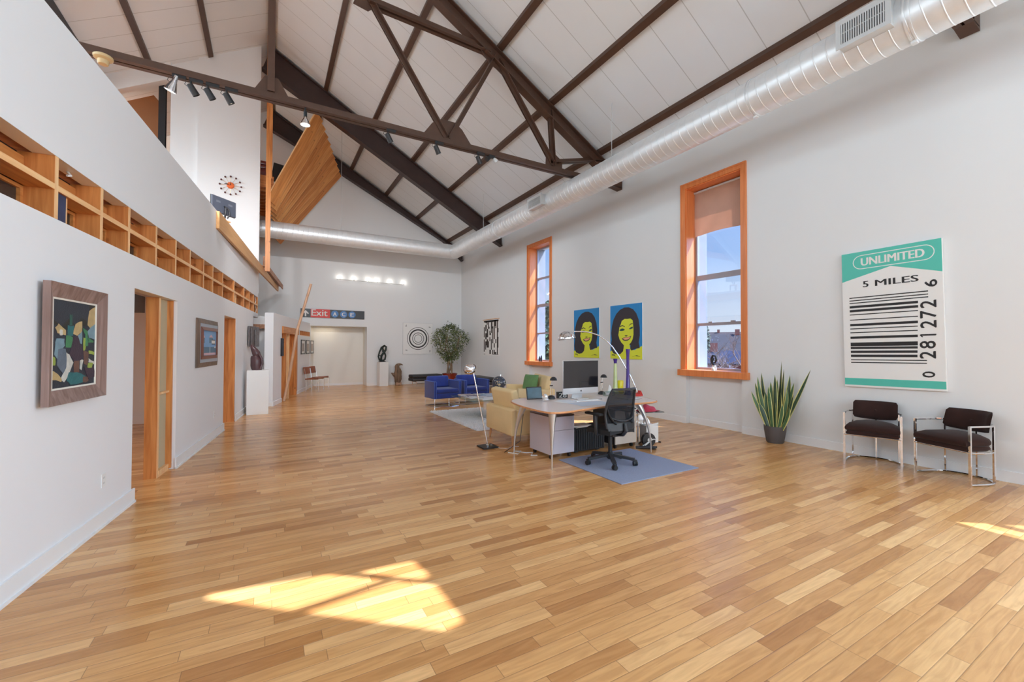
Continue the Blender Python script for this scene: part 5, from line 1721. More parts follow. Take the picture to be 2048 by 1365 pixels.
BLKL = mat('black_leather', (.022, .022, .024), .42, var=.3, scale=8, bump=.08, bscale=120)
def bench(loc, rz, L, label):
    t = thing('bench', label, 'bench', loc, rz, 'black leather benches')
    h = L / 2
    obj('lower_pad', MB().box(-h, h, -.27, .27, .20, .325, bev=.035, seg=3), BLKL, t, smooth=True)
    obj('upper_pad', MB().box(-h + .01, h - .01, -.265, .265, .325, .455, bev=.04, seg=3), BLKL, t, smooth=True)
    for x in (-h + .16, h - .16):
        for y in (-.22, .22):
            obj('leg', MB().box(x - .012, x + .012, y - .012, y + .012, 0, .20), CHROME, t)
        obj('leg_bar', MB().box(x - .012, x + .012, -.21, .21, .176, .20), CHROME, t)
    return t
bench((5.42, 16.28, 0), math.radians(3), 1.25, 'black leather bench against the gable wall under the ring poster')
bench((6.78, 14.02, 0), math.radians(88), 1.60, 'black leather bench along the window wall under the block-pattern hanging')

# ================================================================== SEATING GROUP
rnd = random.Random(8)
SHAG = mat('white_shag_wool', (.84, .83, .82), .95, var=.08, scale=60, bump=.8, bscale=140)
m = MB()
NX, NY = 110, 130
def shag(u, v):
    e = min(u, 1 - u, v, 1 - v)
    return (3.30 + 1.58 * u + (.008 * rnd.uniform(-1, 1)), 7.02 + 2.62 * v + .008 * rnd.uniform(-1, 1), .004 + (.012 + .022 * rnd.random()) * min(1, e * 60))
m.grid(shag, NX, NY)
m.box(3.31, 4.87, 7.03, 9.63, 0, .012)
tag(obj('shag_rug', m, SHAG), 'white shag rug under the glass coffee table', 'rug')

ct = thing('coffee_table', 'low square glass coffee table on chrome slabs, heaped with magazines', 'table', (4.15, 8.32, .040))
TGL = pane_mat('green_edge_glass', (.80, .88, .86), .12, .02, opaque=.06, body=(.35, .5, .46))
obj('glass_top', MB().box(-.59, .56, -.60, .62, .385, .402, bev=.003), TGL, ct)
obj('column', MB().box(-.18, -.06, -.20, .02, 0, .385), CHROME, ct)
obj('column', MB().box(-.02, .08, .02, .28, 0, .385), CHROME, ct)
mags = [(-.34, .30, .30, .23, .02, 8, S(150, 140, 150), 'magazine', 'grey-mauve magazine on the coffee table corner by the blue chairs'),
        (-.36, .33, .29, .22, .018, -6, S(190, 176, 180), 'magazine', 'pale pink magazine topping the stack by the blue chairs'),
        (-.30, -.02, .32, .25, .03, 4, S(205, 205, 212), 'book', 'thick pale grey book halfway along the coffee table edge'),
        (-.31, .0, .28, .22, .016, -12, S(128, 116, 140), 'magazine', 'dull violet magazine on the thick pale grey book'),
        (-.18, -.38, .34, .26, .035, 2, S(228, 228, 230), 'book', 'large white book at the coffee table corner nearest the desk'.replace('nearest', 'next to')),
        (-.18, -.38, .31, .24, .025, 5, S(190, 194, 204), 'book', 'pale blue-grey book lying on the large white book'),
        (.10, .10, .34, .25, .03, -3, S(146, 172, 204), 'book', 'light blue book under the globe side of the coffee table'),
        (.10, .12, .28, .20, .02, 9, S(176, 190, 206), 'magazine', 'icy blue magazine on the light blue book'),
        (.34, -.30, .28, .30, .022, 14, S(186, 130, 190), 'magazine', 'orchid purple magazine by the globe'),
        (.43, .26, .24, .30, .02, -8, S(160, 120, 130), 'magazine', 'dusty rose magazine at the sofa side of the coffee table'),
        (.05, .42, .30, .22, .02, 3, S(200, 200, 204), 'magazine', 'silver-grey magazine between the blue chairs and the globe')]
top = {}
for i, (x, y, a, b, h_, r_, c, nm, lab) in enumerate(mags):
    key = (round(x, 1), round(y, 1))
    kz = None
    for k2 in top:
        if abs(k2[0] - x) < .06 and abs(k2[1] - y) < .06:
            kz = k2
    z = top.get(kz, .443) if kz else .443
    m = MB()
    m.box(-a / 2, a / 2, -b / 2, b / 2, 0, .003).box(-a / 2, a / 2, -b / 2, b / 2, h_ - .003, h_).box(-a / 2, -a / 2 + .004, -b / 2, b / 2, .003, h_ - .003)
    m.mi = 1
    m.box(-a / 2 + .004, a / 2 - .004, -b / 2 + .004, b / 2 - .004, .003, h_ - .003)
    m.mi = 2
    m.box(-a * .3, a * .3, b * .18, b * .30, h_, h_ + .0004)
    m.box(-a * .1, a * .36, -b * .32, -b * .05, h_, h_ + .0004)
    o = obj(nm, m, [mat('cover_%d' % i, tuple(min(v * 1.2, .9) for v in c), .35, var=.2, scale=20), PAPER, mat('cover_print_%d' % i, tuple(v * .55 for v in c), .4, var=.2)], M=Matrix.Translation((4.15 + x, 8.32 + y, z)) @ Matrix.Rotation(math.radians(r_), 4, 'Z'))
    tag(o, lab, nm, 'magazines and books on the coffee table')
    top[kz or (x, y)] = z + h_ + .0005

gl = thing('globe', 'glass globe with frosted continents on a slim chrome stand', 'globe', (4.25, 7.98, .443))
obj('base', MB().lathe([(.075, 0), (.078, .008), (.02, .018), (.012, .04)], 24), CHROME, gl, smooth=True)
obj('stand', MB().tube([(0, 0, .03), (.0, 0, .14), (.03, .0, .17)], .009, 8), CHROME, gl)
obj('axis_rod', MB().tube([(-.02, 0, .14), (.06, 0, .50)], .005, 8), CHROME, gl)
GLB = mat('smoky_globe_glass', (.05, .06, .09), .06, coat=.5, var=.1)
CONT = mat('pale_gold_land', S(206, 190, 150, 1.2), .4, var=.1)
CONT2 = mat('frosted_land', (.72, .72, .76), .35, var=.1)
gc = (.02, 0, .32)
obj('sphere', MB().ball(gc, .15, 32, 20), GLB, gl, smooth=True)
rnd = random.Random(2)
def land(lat0, lon0, sh, mi):
    m.mi = mi
    vs = [(0, 0)] + sh
    out = []
    for a, b in vs:
        la, lo_ = math.radians(lat0 + b), math.radians(lon0 + a)
        out.append((gc[0] + .1512 * math.cos(la) * math.cos(lo_), gc[1] + .1512 * math.cos(la) * math.sin(lo_), gc[2] + .1512 * math.sin(la)))
    m.add(out, [(0, i, i % (len(out) - 1) + 1) for i in range(1, len(out))])
m = MB()
land(18, -135, [(-22, 22), (0, 28), (24, 20), (20, 0), (28, -8), (6, -16), (-6, -30), (-14, -14), (-26, 4)], 0)
land(-12, -120, [(-14, 8), (4, 14), (16, 4), (8, -16), (-2, -34), (-10, -20)], 0)
land(20, -62, [(-18, 24), (6, 30), (22, 22), (20, -4), (8, -24), (-6, -20), (-14, -6)], 1)
land(-30, -60, [(-10, 10), (12, 12), (12, -8), (-6, -12)], 1)
land(40, 40, [(-30, 14), (30, 20), (34, -10), (0, -22), (-26, -10)], 1)
obj('continents', m, [CONT, CONT2], gl, smooth=True)

fl = thing('floor_lamp', 'slim chrome floor lamp with a round eyeball head on a square black base', 'lamp', (2.92, 5.82, 0))
obj('base', MB().box(-.125, .125, -.125, .125, 0, .022, bev=.003), BLACK, fl)
obj('collar', MB().lathe([(.028, .022), (.028, .035), (.014, .045)], 16), CHROME, fl, smooth=True)
hx, hy, hz = -.215, .085, 1.18
obj('pole', MB().tube([(0, 0, .03), (hx, hy, hz)], .0085, 10), CHROME, fl, smooth=True)
hd = Matrix.Translation((hx - .04, hy + .01, hz + .01)) @ Euler((math.radians(25), math.radians(-35), 0)).to_matrix().to_4x4()
m = MB().ball((0, 0, 0), .085, 24, 14, hd)
obj('lamp_head', m, CHROME, fl, smooth=True)
obj('rim', MB().ring(0, 0, .088, .100, -.012, .012, 32, hd), CHROME, fl, smooth=True)
obj('lens', MB().lathe([(0, -.088), (.05, -.075)], 20, hd), mat('brown_lens', S(120, 84, 60), .2), fl)
obj('cord', MB().tube([(.06, .02, .024), (.13, -.05, .01), (.12, -.16, .006), (.20, -.25, .006), (.33, -.18, .006), (.42, -.22, .006)], .004, 6), CABW, fl)

al = thing('arc_lamp', 'chrome arc lamp reaching over the desk with a big dome shade', 'lamp', (6.39, 6.0, 0))
obj('base', MB().lathe([(.17, 0), (.175, .02), (.15, .10), (.10, .16), (.05, .20), (.02, .21)], 32), mat('hammered_silver', (.80, .79, .77), .22, metal=.6, var=.15, scale=20, bump=.2, bscale=50), al, smooth=True)
ARC = [(0, 0, .20), (-.02, .019, .45), (-.076, .07, .714), (-.146, .135, .94), (-.23, .212, 1.15), (-.315, .291, 1.355), (-.408, .376, 1.54), (-.516, .476, 1.69), (-.61, .562, 1.775), (-.734, .677, 1.83), (-.844, .779, 1.852), (-.97, .895, 1.852)]
obj('arc_arm', MB().tube(ARC, .013, 10), CHROME, al, smooth=True)
sx, sy_, sz = ARC[-1]
shd = Matrix.Translation((sx - .115, sy_ + .106, sz - .085)) @ Euler((math.radians(-6), math.radians(-6), 0)).to_matrix().to_4x4()
m = MB().lathe([(0, .095), (.06, .088), (.12, .062), (.165, .01), (.182, -.055)], 36, shd)
sh = obj('shade', m, CHROME, al, smooth=True)
obj('shade_lining', MB().lathe([(0, .088), (.06, .08), (.115, .055), (.158, .006), (.176, -.055)], 36, shd), PAPER, sh, smooth=True)
obj('rim', MB().ring(0, 0, .176, .186, -.075, -.050, 40, shd), CHROME, sh, smooth=True)
obj('bulb', MB().ball((0, 0, .0), .04, 16, 10, shd), PAPER, sh, smooth=True)
# ================================================================== DESK AND ITS THINGS
RUGB = mat('blue_grey_mat', S(138, 146, 168, 1.2), .95, var=.30, scale=160, bump=.5, bscale=240)
rg = tag(obj('desk_mat', MB().box(3.42, 4.74, 3.50, 4.68, 0, .010, bev=.003), RUGB), 'blue-grey woven mat under the office chair', 'rug')
dk = thing('desk', 'boat-shaped desk with a pale top, wooden edge and four curved aluminium legs', 'desk', (0, 0, 0))
def smooth_poly(p, it=2):
    for _ in range(it):
        q = []
        for i in range(len(p)):
            a, b = p[i], p[(i + 1) % len(p)]
            q += [(a[0] * .75 + b[0] * .25, a[1] * .75 + b[1] * .25), (a[0] * .25 + b[0] * .75, a[1] * .25 + b[1] * .75)]
        p = q
    return p
DT = smooth_poly([(3.0, 5.34), (2.86, 4.85), (2.82, 4.35), (2.84, 4.08), (3.04, 4.03), (3.45, 4.13), (4.0, 4.21), (4.45, 4.21), (4.83, 4.19), (4.93, 4.42), (5.08, 4.85), (5.18, 5.2), (5.12, 5.44), (4.6, 5.53), (4.0, 5.55), (3.4, 5.48)])
def inset(p, k_):
    c = (sum(a for a, b in p) / len(p), sum(b for a, b in p) / len(p))
    return [(c[0] + (a - c[0]) * k_, c[1] + (b - c[1]) * k_) for a, b in p]
DTM = mat('pale_desk_laminate', S(206, 192, 184, 1.2), .32, var=.05, scale=3)
DTE = wood('cherry_desk_edge', S(186, 128, 84, 1.2), S(206, 150, 104, 1.2), 0, .4, knots=False)
n_ = len(DT)
lo_ = inset(DT, .955)
m = MB()
m.add([(a, b, .765) for a, b in DT] + [(a, b, .748) for a, b in DT] + [(a, b, .735) for a, b in lo_],
      [tuple(range(2 * n_, 3 * n_))[::-1]] + [(i, (i + 1) % n_, (i + 1) % n_ + n_, i + n_) for i in range(n_)] + [(i + n_, (i + 1) % n_ + n_, (i + 1) % n_ + 2 * n_, i + 2 * n_) for i in range(n_)] + [tuple(range(n_))])
obj('wooden_edge', m, DTE, dk)
m = MB(); m.prism(inset(DT, .985), .7652, .7660); obj('writing_surface', m, DTM, dk)
for fx_, fy_, tx_, ty_ in ((3.085, 4.365, 3.12, 4.40), (3.085, 5.30, 3.20, 5.16), (4.862, 4.385, 4.70, 4.52), (4.92, 5.40, 4.76, 5.28)):
    m = MB()
    pts, rs = [], []
    for i in range(9):
        t = i / 8
        e = (1 - t) ** 2.4
        pts.append((fx_ + (tx_ - fx_) * e, fy_ + (ty_ - fy_) * e, .742 * (1 - t) + .0))
        rs.append(.056 * (1 - t) ** 2.6 + .022 - .009 * t)
    m.tube(pts, rs, 12, flat=.72)
    obj('leg', m, ALU, dk, smooth=True)
obj('modesty_rail', MB().box(3.2, 4.7, 4.80, 4.84, .69, .735), ALU, dk)

CABG = mat('cabinet_grey', S(186, 180, 190, 1.2), .45, var=.03)
CABT = mat('cabinet_front_beige', S(190, 178, 166, 1.2), .45, var=.03)
CTOP = mat('cabinet_top_dark', S(70, 56, 52, 1.1), .4, var=.1)
def cabinet(x0, x1, y0, y1, front, label):
    t = thing('drawer_cabinet', label, 'cabinet', ((x0 + x1) / 2, (y0 + y1) / 2, 0), 0, 'rolling drawer cabinets under the desk')
    w, d = (x1 - x0) / 2, (y1 - y0) / 2
    obj('body', MB().box(-w, w, -d + .018, d, .065, .575), CABG if front is CABG else BLACK, t)
    obj('top_panel', MB().box(-w, w, -d, d, .575, .592), CTOP, t)
    for a, b in ((.07, .385), (.390, .572)):
        dr = obj('drawer', MB().box(-w + .002, w - .002, -d, -d + .018, a, b, bev=.002), front, t)
        if b > .5:
            obj('lock', MB().lathe([(.010, 0), (.010, .006), (0, .007)], 14, Matrix.Translation((w - .035, -d, b - .05)) @ Matrix.Rotation(PI / 2, 4, 'X')), ALU, dr)
    for x in (-w + .05, w - .05):
        for y in (-d + .06, d - .06):
            obj('caster', MB().tube([(x - .014, y, .028), (x + .014, y, .028)], .028, 14).box(x - .01, x + .01, y - .01, y + .01, .03, .066), BLACK, t)
    return t
cabinet(3.32, 3.725, 4.73, 5.25, CABG, 'pale grey drawer cabinet at the armchair end of the desk')
cabinet(4.51, 4.945, 4.75, 5.25, CABT, 'beige-fronted drawer cabinet behind the office chair')

oc = thing('office_chair', 'black office chair with a mesh back on the blue-grey mat', 'chair', (3.90, 4.20, .010), math.radians(3))
PL = mat('black_chair_plastic', (.024, .025, .029), .38, var=.12)
MESH = pane_mat('black_chair_mesh', (.30, .30, .32), .02, .4, opaque=.72, body=(.03, .03, .034))
m = MB().lathe([(.035, .06), (.05, .08), (.05, .13), (.03, .15)], 20)
obj('base_hub', m, PL, oc, smooth=True)
for i in range(5):
    a = math.radians(18 + 72 * i)
    c, s_ = math.cos(a), math.sin(a)
    lg = obj('base_leg', MB().bar((.03 * c, .03 * s_, .115), (.31 * c, .31 * s_, .078), .046, .034), PL, oc)
    cx_, cy_ = .315 * c, .315 * s_
    k_ = Matrix.Translation((cx_, cy_, 0)) @ Matrix.Rotation(a + .5, 4, 'Z')
    m = MB().tube([(-.026, 0, .03), (-.006, 0, .03)], .03, 16, M=k_).tube([(.006, 0, .03), (.026, 0, .03)], .03, 16, M=k_).box(-.02, .02, -.016, .02, .045, .075, M=k_)
    obj('caster', m, BLACK, lg, smooth=True)
obj('gas_lift', MB().tube([(0, 0, .14), (0, 0, .40)], .026, 14), BLACK, oc, smooth=True)
obj('mechanism', MB().box(-.09, .09, -.14, .12, .37, .42, bev=.01), PL, oc)
m = MB()
def seatf(u, v, top):
    a, b = (u - .5) * 2, (v - .5) * 2
    r = max(abs(a), abs(b))
    k_ = 1 - .10 * (abs(a * b)) ** 1.5
    z = .495 - .02 * (abs(a) ** 3) - .035 * max(0, b - .5) - (0 if top else .065)
    return (a * .245 * k_, b * .235 * k_, z)
m.grid(lambda u, v: seatf(u, v, True), 12, 12, thick=(0, 0, -.06))
obj('seat', m, SOFTBLACK, oc, smooth=True, ang=50)
def bp(u, v):
    """back surface: u across, v up"""
    a = (u - .5) * 2
    w_ = .235 + .015 * math.sin(v * PI) - .035 * v ** 3
    y = -.235 - .045 * math.sin(v * PI * .9) * -1 * .6 - .10 * max(0, v - .35) + .055 * a * a
    return (a * w_, y, .50 + .49 * v)
m = MB().grid(lambda u, v: bp(u, .12 + .84 * v), 14, 16)
obj('mesh_back', m, MESH, oc, smooth=True)
rim = [bp(0, i / 14) for i in range(15)] + [bp(u / 10, 1) for u in range(1, 10)] + [bp(1, 1 - i / 14) for i in range(15)]
m = MB().tube(rim, .017, 8)
obj('back_frame', m, PL, oc, smooth=True)
m = MB()
def shell(u, v):
    t = .5 + (u - .5) * (1.0 if v < .5 else 1.0)
    p = Vector(bp(t, v * .20))
    return p + Vector((0, -.022, -.03))
m.grid(shell, 14, 6, thick=(0, .02, 0))
for s in (0, 1):
    arc = []
    for i in range(9):
        v = .12 + .38 * i / 8
        u_ = .5 + (s - .5) * (.55 + .42 * (i / 8) ** .6)
        p = bp(u_, v)
        arc.append((p[0], p[1] - .016, p[2]))
    m.tube(arc, [.034, .034, .032, .03, .026, .022, .018, .014, .012], 8, flat=.45)
arc = [bp(.5 + (i - 5) / 5 * .42, .18 + .10 * (abs(i - 5) / 5) ** 2) for i in range(11)]
m.tube([(p[0], p[1] - .018, p[2]) for p in arc], .022, 8, flat=.6)
obj('back_shell', m, PL, oc, smooth=True)
m = MB().tube([(0, -.10, .39), (0, -.22, .41), (0, -.275, .47), (0, -.262, .56)], [.035, .036, .034, .026], 10, flat=.6)
obj('back_bracket', m, PL, oc, smooth=True)
for s in (-1, 1):
    m = MB().tube([(s * .20, -.02, .40), (s * .275, -.03, .42), (s * .292, -.04, .52), (s * .285, -.02, .655)], [.02, .022, .024, .026], 10)
    ar = obj('arm_post', m, PL, oc, smooth=True)
    m = MB().box(s * .285 - .04, s * .285 + .04, -.13, .14, .655, .685, bev=.012)
    obj('arm_pad', m, SOFTBLACK, ar, smooth=True)

TZ = .7665
im = thing('desktop_computer', 'silver all-in-one computer with a dark screen, standing on the desk', 'computer', (4.02, 4.95, TZ))
SILV = mat('silver_computer_shell', (.76, .76, .77), .3, metal=.55, var=.03)
SCR = mat('dark_screen_glass', (.012, .012, .016), .06, coat=.4, var=.3)
m = MB().box(-.33, .33, -.004, .022, .075, .565, bev=.010)
obj('housing', m, SILV, im, smooth=True)
obj('screen', MB().box(-.325, .325, -.0065, -.0045, .165, .560), SCR, im)
obj('screen_border', MB().box(-.326, .326, -.0060, -.0042, .163, .180).box(-.326, .326, -.0060, -.0042, .545, .561), INK, im)
lg = MB()
lg.prism([(.012 * math.cos(2 * PI * i / 20) * (1 if i not in (0, 1, 19) else .82), .012 * math.sin(2 * PI * i / 20) + .118) for i in range(20)], -.0056, -.0045, 'y')
lg.prism([(.001, .131), (.004, .134), (.007, .139), (.003, .137)], -.0056, -.0045, 'y')
obj('emblem', lg, INK, im)
m = MB().box(-.10, .10, -.06, .13, 0, .008, bev=.003).bar((0, .10, .006), (0, .04, .28), .19, .008)
obj('stand', m, SILV, im)

def lamp_desk(x, y, label, s=1.0, r=0):
    t = thing('desk_lamp', label, 'lamp', (x, y, TZ), r, 'small black halogen desk lamps')
    obj('base', MB().lathe([(.058, 0), (.060, .012), (.050, .035), (.026, .052), (0, .056)], 24), BLACK, t, smooth=True)
    obj('rod', MB().tube([(-.018, 0, .05), (-.008, 0, .19 * s)], .0035, 6), CHROME, t)
    obj('rod', MB().tube([(.018, 0, .05), (.012, 0, .19 * s)], .0035, 6), CHROME, t)
    obj('joint', MB().box(-.022, .024, -.008, .008, .186 * s, .202 * s), BLACK, t)
    obj('upper_rod', MB().tube([(.004, 0, .20 * s), (.012, -.01, .275 * s)], .004, 6), CHROME, t)
    obj('lamp_head', MB().lathe([(0, .045), (.02, .042), (.042, .022), (.052, -.008), (.046, -.008)], 20, Matrix.Translation((.025, -.02, .28 * s)), sx=1.1), BLACK, t, smooth=True)
    return t
lamp_desk(3.62, 5.14, 'small black desk lamp between the teal tablet and the number clock', 1.0)
lamp_desk(4.70, 5.26, 'small black desk lamp half hidden behind the computer screen', 1.0)
tb = thing('tablet_frame', 'dark teal picture tablet propped upright at the desk end', 'tablet', (3.37, 5.20, TZ), math.radians(-8))
tl = Matrix.Rotation(math.radians(-14), 4, 'X')
obj('case', MB().box(-.125, .125, -.012, .004, 0, .185, M=tl, bev=.008), BLACK, tb, smooth=True)
TEALS = mat('tablet_teal_screen', S(44, 78, 92, 1.0), .2, var=.55, scale=14)
obj('screen', MB().box(-.110, .110, -.0145, -.0125, .018, .168, M=tl), TEALS, tb)
obj('prop', MB().bar((0, .03, .09), (0, .085, .004), .05, .006), BLACK, tb)
nc = thing('number_clock', 'little black flip clock reading 28 on the desk', 'clock', (3.83, 5.16, TZ), math.radians(-14))
obj('body', MB().box(-.082, .082, -.03, .03, 0, .09, bev=.004), BLACK, nc)
m = MB()
text_into(m, '28', 0, .045, .125, .066, .0308)
fc = Matrix(((1, 0, 0), (0, 0, -1), (0, 1, 0))).to_4x4()
mm = MB(); mm.add(m.v, m.f, fc)
obj('digits', mm, PAPER, nc)
obj('cover', MB().box(-.085, .085, -.033, .033, .09, .094), TGL, nc)
gb = thing('glass_ornament', 'clear faceted glass ball with a twisted foot on the desk', 'ornament', (3.40, 4.98, TZ + .002))
CRY = mat('crystal', (.92, .92, .90), .05, metal=.75, var=.1, scale=40)
obj('ball', MB().ball((0, 0, .055), .045, 9, 6), CRY, gb)
obj('foot', MB().tube([(-.05, -.02, .014), (.0, -.03, .018), (.05, -.01, .015), (.08, .02, .010)], [.006, .014, .014, .006], 8), CRY, gb, smooth=True)
def vase(x, y, prof, mats_, label, split=None):
    t = thing('vase', label, 'vase', (x, y, TZ))
    return t
PUR_ = mat('purple_glass', S(52, 24, 120, 1.1), .1, coat=.5, var=.1)
v1 = thing('vase', 'tallest vase, slim and deep purple, at the desk end by the arc lamp', 'vase', (5.04, 5.02, TZ), 0, 'tall glass vases on the desk')
obj('glass_body', MB().lathe([(.062, 0), (.066, .006), (.045, .035), (.034, .12), (.027, .30), (.024, .50), (.026, .64), (.034, .735), (.030, .735), (.022, .63), (.020, .5)], 24), PUR_, v1, smooth=True)
v2 = thing('vase', 'slim pale green glass vase with a purple lip, behind the office chair', 'vase', (4.94, 5.20, TZ), 0, 'tall glass vases on the desk')
PGR = mat('pale_green_glass', S(176, 186, 130, 1.2), .12, coat=.5, var=.15, scale=10)
obj('glass_body', MB().lathe([(.060, 0), (.064, .01), (.045, .06), (.034, .18), (.028, .36), (.024, .50)], 24), PGR, v2, smooth=True)
obj('lip', MB().lathe([(.024, .50), (.026, .53), (.036, .575), (.031, .575), (.02, .52)], 24), PUR_, v2, smooth=True)
v3 = thing('vase', 'short bright yellow glass vase between the two slim tall ones', 'vase', (5.055, 5.20, TZ), 0, 'tall glass vases on the desk')
obj('glass_body', MB().lathe([(.045, 0), (.052, .02), (.046, .10), (.050, .20), (.044, .215), (.040, .20)], 24), mat('yellow_glass', S(236, 216, 40, 1.2), .15, coat=.5), v3, smooth=True)
obj('rim', MB().ring(0, 0, .040, .047, .208, .216, 24), mat('yellow_glass', S(236, 216, 40, 1.2), .15), v3)

kb = thing('keyboard', 'slim white keyboard on the desk in front of the computer', 'keyboard', (3.95, 4.74, TZ), math.radians(-3))
obj('case', MB().box(-.21, .21, -.055, .055, 0, .008, bev=.003), SILV, kb)
m = MB()
for r_ in range(5):
    for c_ in range(13):
        m.box(-.20 + c_ * .031, -.20 + c_ * .031 + .026, -.048 + r_ * .020, -.048 + r_ * .020 + .016, .008, .0105)
obj('keys', m, PAPER, kb)
for i, (x, y, a, b, r_, c, lab) in enumerate(((3.60, 4.75, .21, .29, 20, (.80, .80, .80), 'loose white sheet on the desk by the glass ornament'), (3.66, 4.80, .21, .29, -8, (.74, .76, .80), 'pale sheet lying over the loose white one on the desk'), (4.36, 4.42, .30, .21, 6, (.66, .70, .78), 'pale blue sheet on the desk beside the chair back'), (3.80, 4.46, .55, .34, -2, (.55, .60, .68), 'grey-blue desk pad in front of the keyboard'))):
    z = TZ + (.0012 if i == 1 else .0002)
    o = obj('desk_pad' if i == 3 else 'paper_sheet', MB().box(-a / 2, a / 2, -b / 2, b / 2, 0, .0008 if i < 3 else .0015), mat('sheet_tone_%d' % i, c, .6), M=Matrix.Translation((x, y, z)) @ Matrix.Rotation(math.radians(r_), 4, 'Z'))
    tag(o, lab, 'desk pad' if i == 3 else 'paper')
lt = thing('closed_laptop', 'closed silver laptop on the desk to the window side of the chair', 'laptop', (4.66, 4.62, TZ + .004), math.radians(8))
obj('lid', MB().box(-.165, .165, -.115, .115, .010, .018, bev=.003), SILV, lt)
obj('body', MB().box(-.165, .165, -.115, .115, 0, .0098, bev=.003), SILV, lt)
pn = tag(obj('pen', MB().tube([(-.07, 0, .006), (.07, .01, .006)], .005, 8), BLACK, loc=(4.18, 4.74, TZ)), 'black pen on the desk beside the computer stand', 'pen')
REDC = mat('red_lacquer', S(176, 52, 48, 1.2), .35, var=.15)
pz = thing('paperweight', 'red angular ornament with clear glass cubes at the desk end', 'ornament', (5.02, 4.80, TZ))
obj('red_wedge', MB().prism([(-.09, 0), (.10, 0), (.05, .085), (.02, .03), (-.07, .06)], -.03, .03, 'y'), REDC, pz)
m = MB()
for i in range(4):
    m.box(-.15 + i * .022, -.13 + i * .022, -.05 + (i % 2) * .03, -.02 + (i % 2) * .03, 0, .03 + .012 * (i % 3))
obj('glass_cubes', m, CRY, pz)
obj('foot', MB().box(.06, .13, -.02, .03, 0, .022, bev=.005), GALV2, pz)
bx = thing('acrylic_box', 'clear desk box with two grey cards behind the computer', 'box', (4.66, 5.05, TZ))
obj('box_body', MB().box(-.10, .10, -.03, .03, 0, .07), TGL, bx)
obj('card', MB().box(-.085, -.02, -.032, -.0305, .02, .055), mat('card_grey', (.3, .3, .31), .5), bx)
obj('card', MB().box(.02, .085, -.032, -.0305, .02, .055), mat('card_grey', (.3, .3, .31), .5), bx)
wc = thing('paper_cone', 'white folded cone beside the half-hidden desk lamp', 'ornament', (4.78, 5.16, TZ))
obj('cone_body', MB().lathe([(.055, 0), (.02, .12), (.004, .155)], 20), PAPER, wc, smooth=True)
obj('cone_rim', MB().ring(0, 0, .050, .058, 0, .008, 20), PAPER, wc)

# things around and under the desk
st = thing('side_table', 'small glass-topped side table at the window end of the desk', 'table', (5.30, 4.90, 0), math.radians(-16))
obj('glass_top', MB().box(-.24, .24, -.17, .17, .495, .507, bev=.002), mat('dark_smoked_glass', (.05, .06, .065), .06, coat=.3), st)
for x, y in ((-.2, -.12), (.05, .12)):
    obj('leg', MB().tube([(x, y, 0.0), (x, y, .495)], .009, 8), CHROME, st, smooth=True)
obj('foot_bar', MB().tube([(-.2, -.12, .01), (.05, .12, .01), (.22, -.10, .01)], .010, 8), BLACK, st, smooth=True)
def cloth_lump(name, mm_, label, cat, loc, sx_, sy2, h_, seed):
    r_ = random.Random(seed)
    ph = [r_.uniform(0, 6) for _ in range(4)]
    m = MB()
    def f(u, v):
        a, b = (u - .5) * 2, (v - .5) * 2
        d = max(0, 1 - (a * a + b * b) ** 1.2)
        z = h_ * d ** .6 * (.75 + .25 * math.sin(5 * a + ph[0]) * math.cos(4 * b + ph[1])) + .006
        return (a * sx_ * (1 + .1 * math.sin(3 * b + ph[2])), b * sy2 * (1 + .12 * math.sin(4 * a + ph[3])), z)
    m.grid(f, 20, 16).grid(lambda u, v: (f(u, v)[0], f(u, v)[1], 0.0), 20, 16)
    return tag(obj(name, m, mm_, loc=loc, smooth=True, ang=80), label, cat)
cloth_lump('folded_scarf', mat('raspberry_cloth', S(176, 52, 72, 1.2), .85, var=.25, scale=10), 'raspberry red cloth heaped on the glass side table', 'cloth', (5.30, 4.87, .508), .17, .13, .10, 1)
cloth_lump('folded_shirt', mat('navy_cloth', S(48, 54, 88, 1.1), .85, var=.3, scale=10), 'navy blue cloth lying on the beige-fronted cabinet', 'cloth', (4.74, 4.95, .593), .17, .15, .11, 2)
pb = thing('paper_bag', 'white box-shaped paper bag on the floor by the side table', 'bag', (5.30, 4.82, .022), math.radians(-12))
obj('bag_body', MB().box(-.11, .11, -.09, .09, 0, .27, bev=.004), PAPER, pb)
obj('flap', MB().bar((-.11, -.09, .27), (.11, -.09, .30), .004, .03), PAPER, pb)
dkb = thing('grey_carton', 'dark grey carton between the beige cabinet and the white paper bag', 'box', (5.07, 5.06, 0))
obj('carton_body', MB().box(-.08, .08, -.08, .08, 0, .30), mat('dark_grey_card', S(84, 78, 82, 1.1), .7), dkb)
obj('brown_flap', MB().box(-.08, .08, -.085, -.03, .30, .305), mat('card_brown', S(140, 104, 70, 1.1), .7), dkb)
cr_ = thing('cable_reel', 'black cable reel with white cable ends leaning in front of the paper bag', 'cable reel', (5.11, 4.66, 0), math.radians(-20))
k_ = Matrix.Translation((0, 0, .105)) @ Matrix.Rotation(PI / 2, 4, 'X')
obj('drum', MB().lathe([(.105, -.03), (.105, .03)], 24, k_), BLACK, cr_, smooth=True)
obj('hub', MB().lathe([(.03, .031), (.03, .04), (0, .04)], 16, k_), PAPER, cr_)
obj('cable', MB().tube([(-.12, -.05, .02), (-.06, -.06, .06), (0, -.05, .10), (.07, -.05, .12), (.10, -.05, .10)], .008, 8).tube([(-.08, -.055, .03), (0, -.06, .09), (.03, -.05, .14)], .008, 8), CABW, cr_, smooth=True)
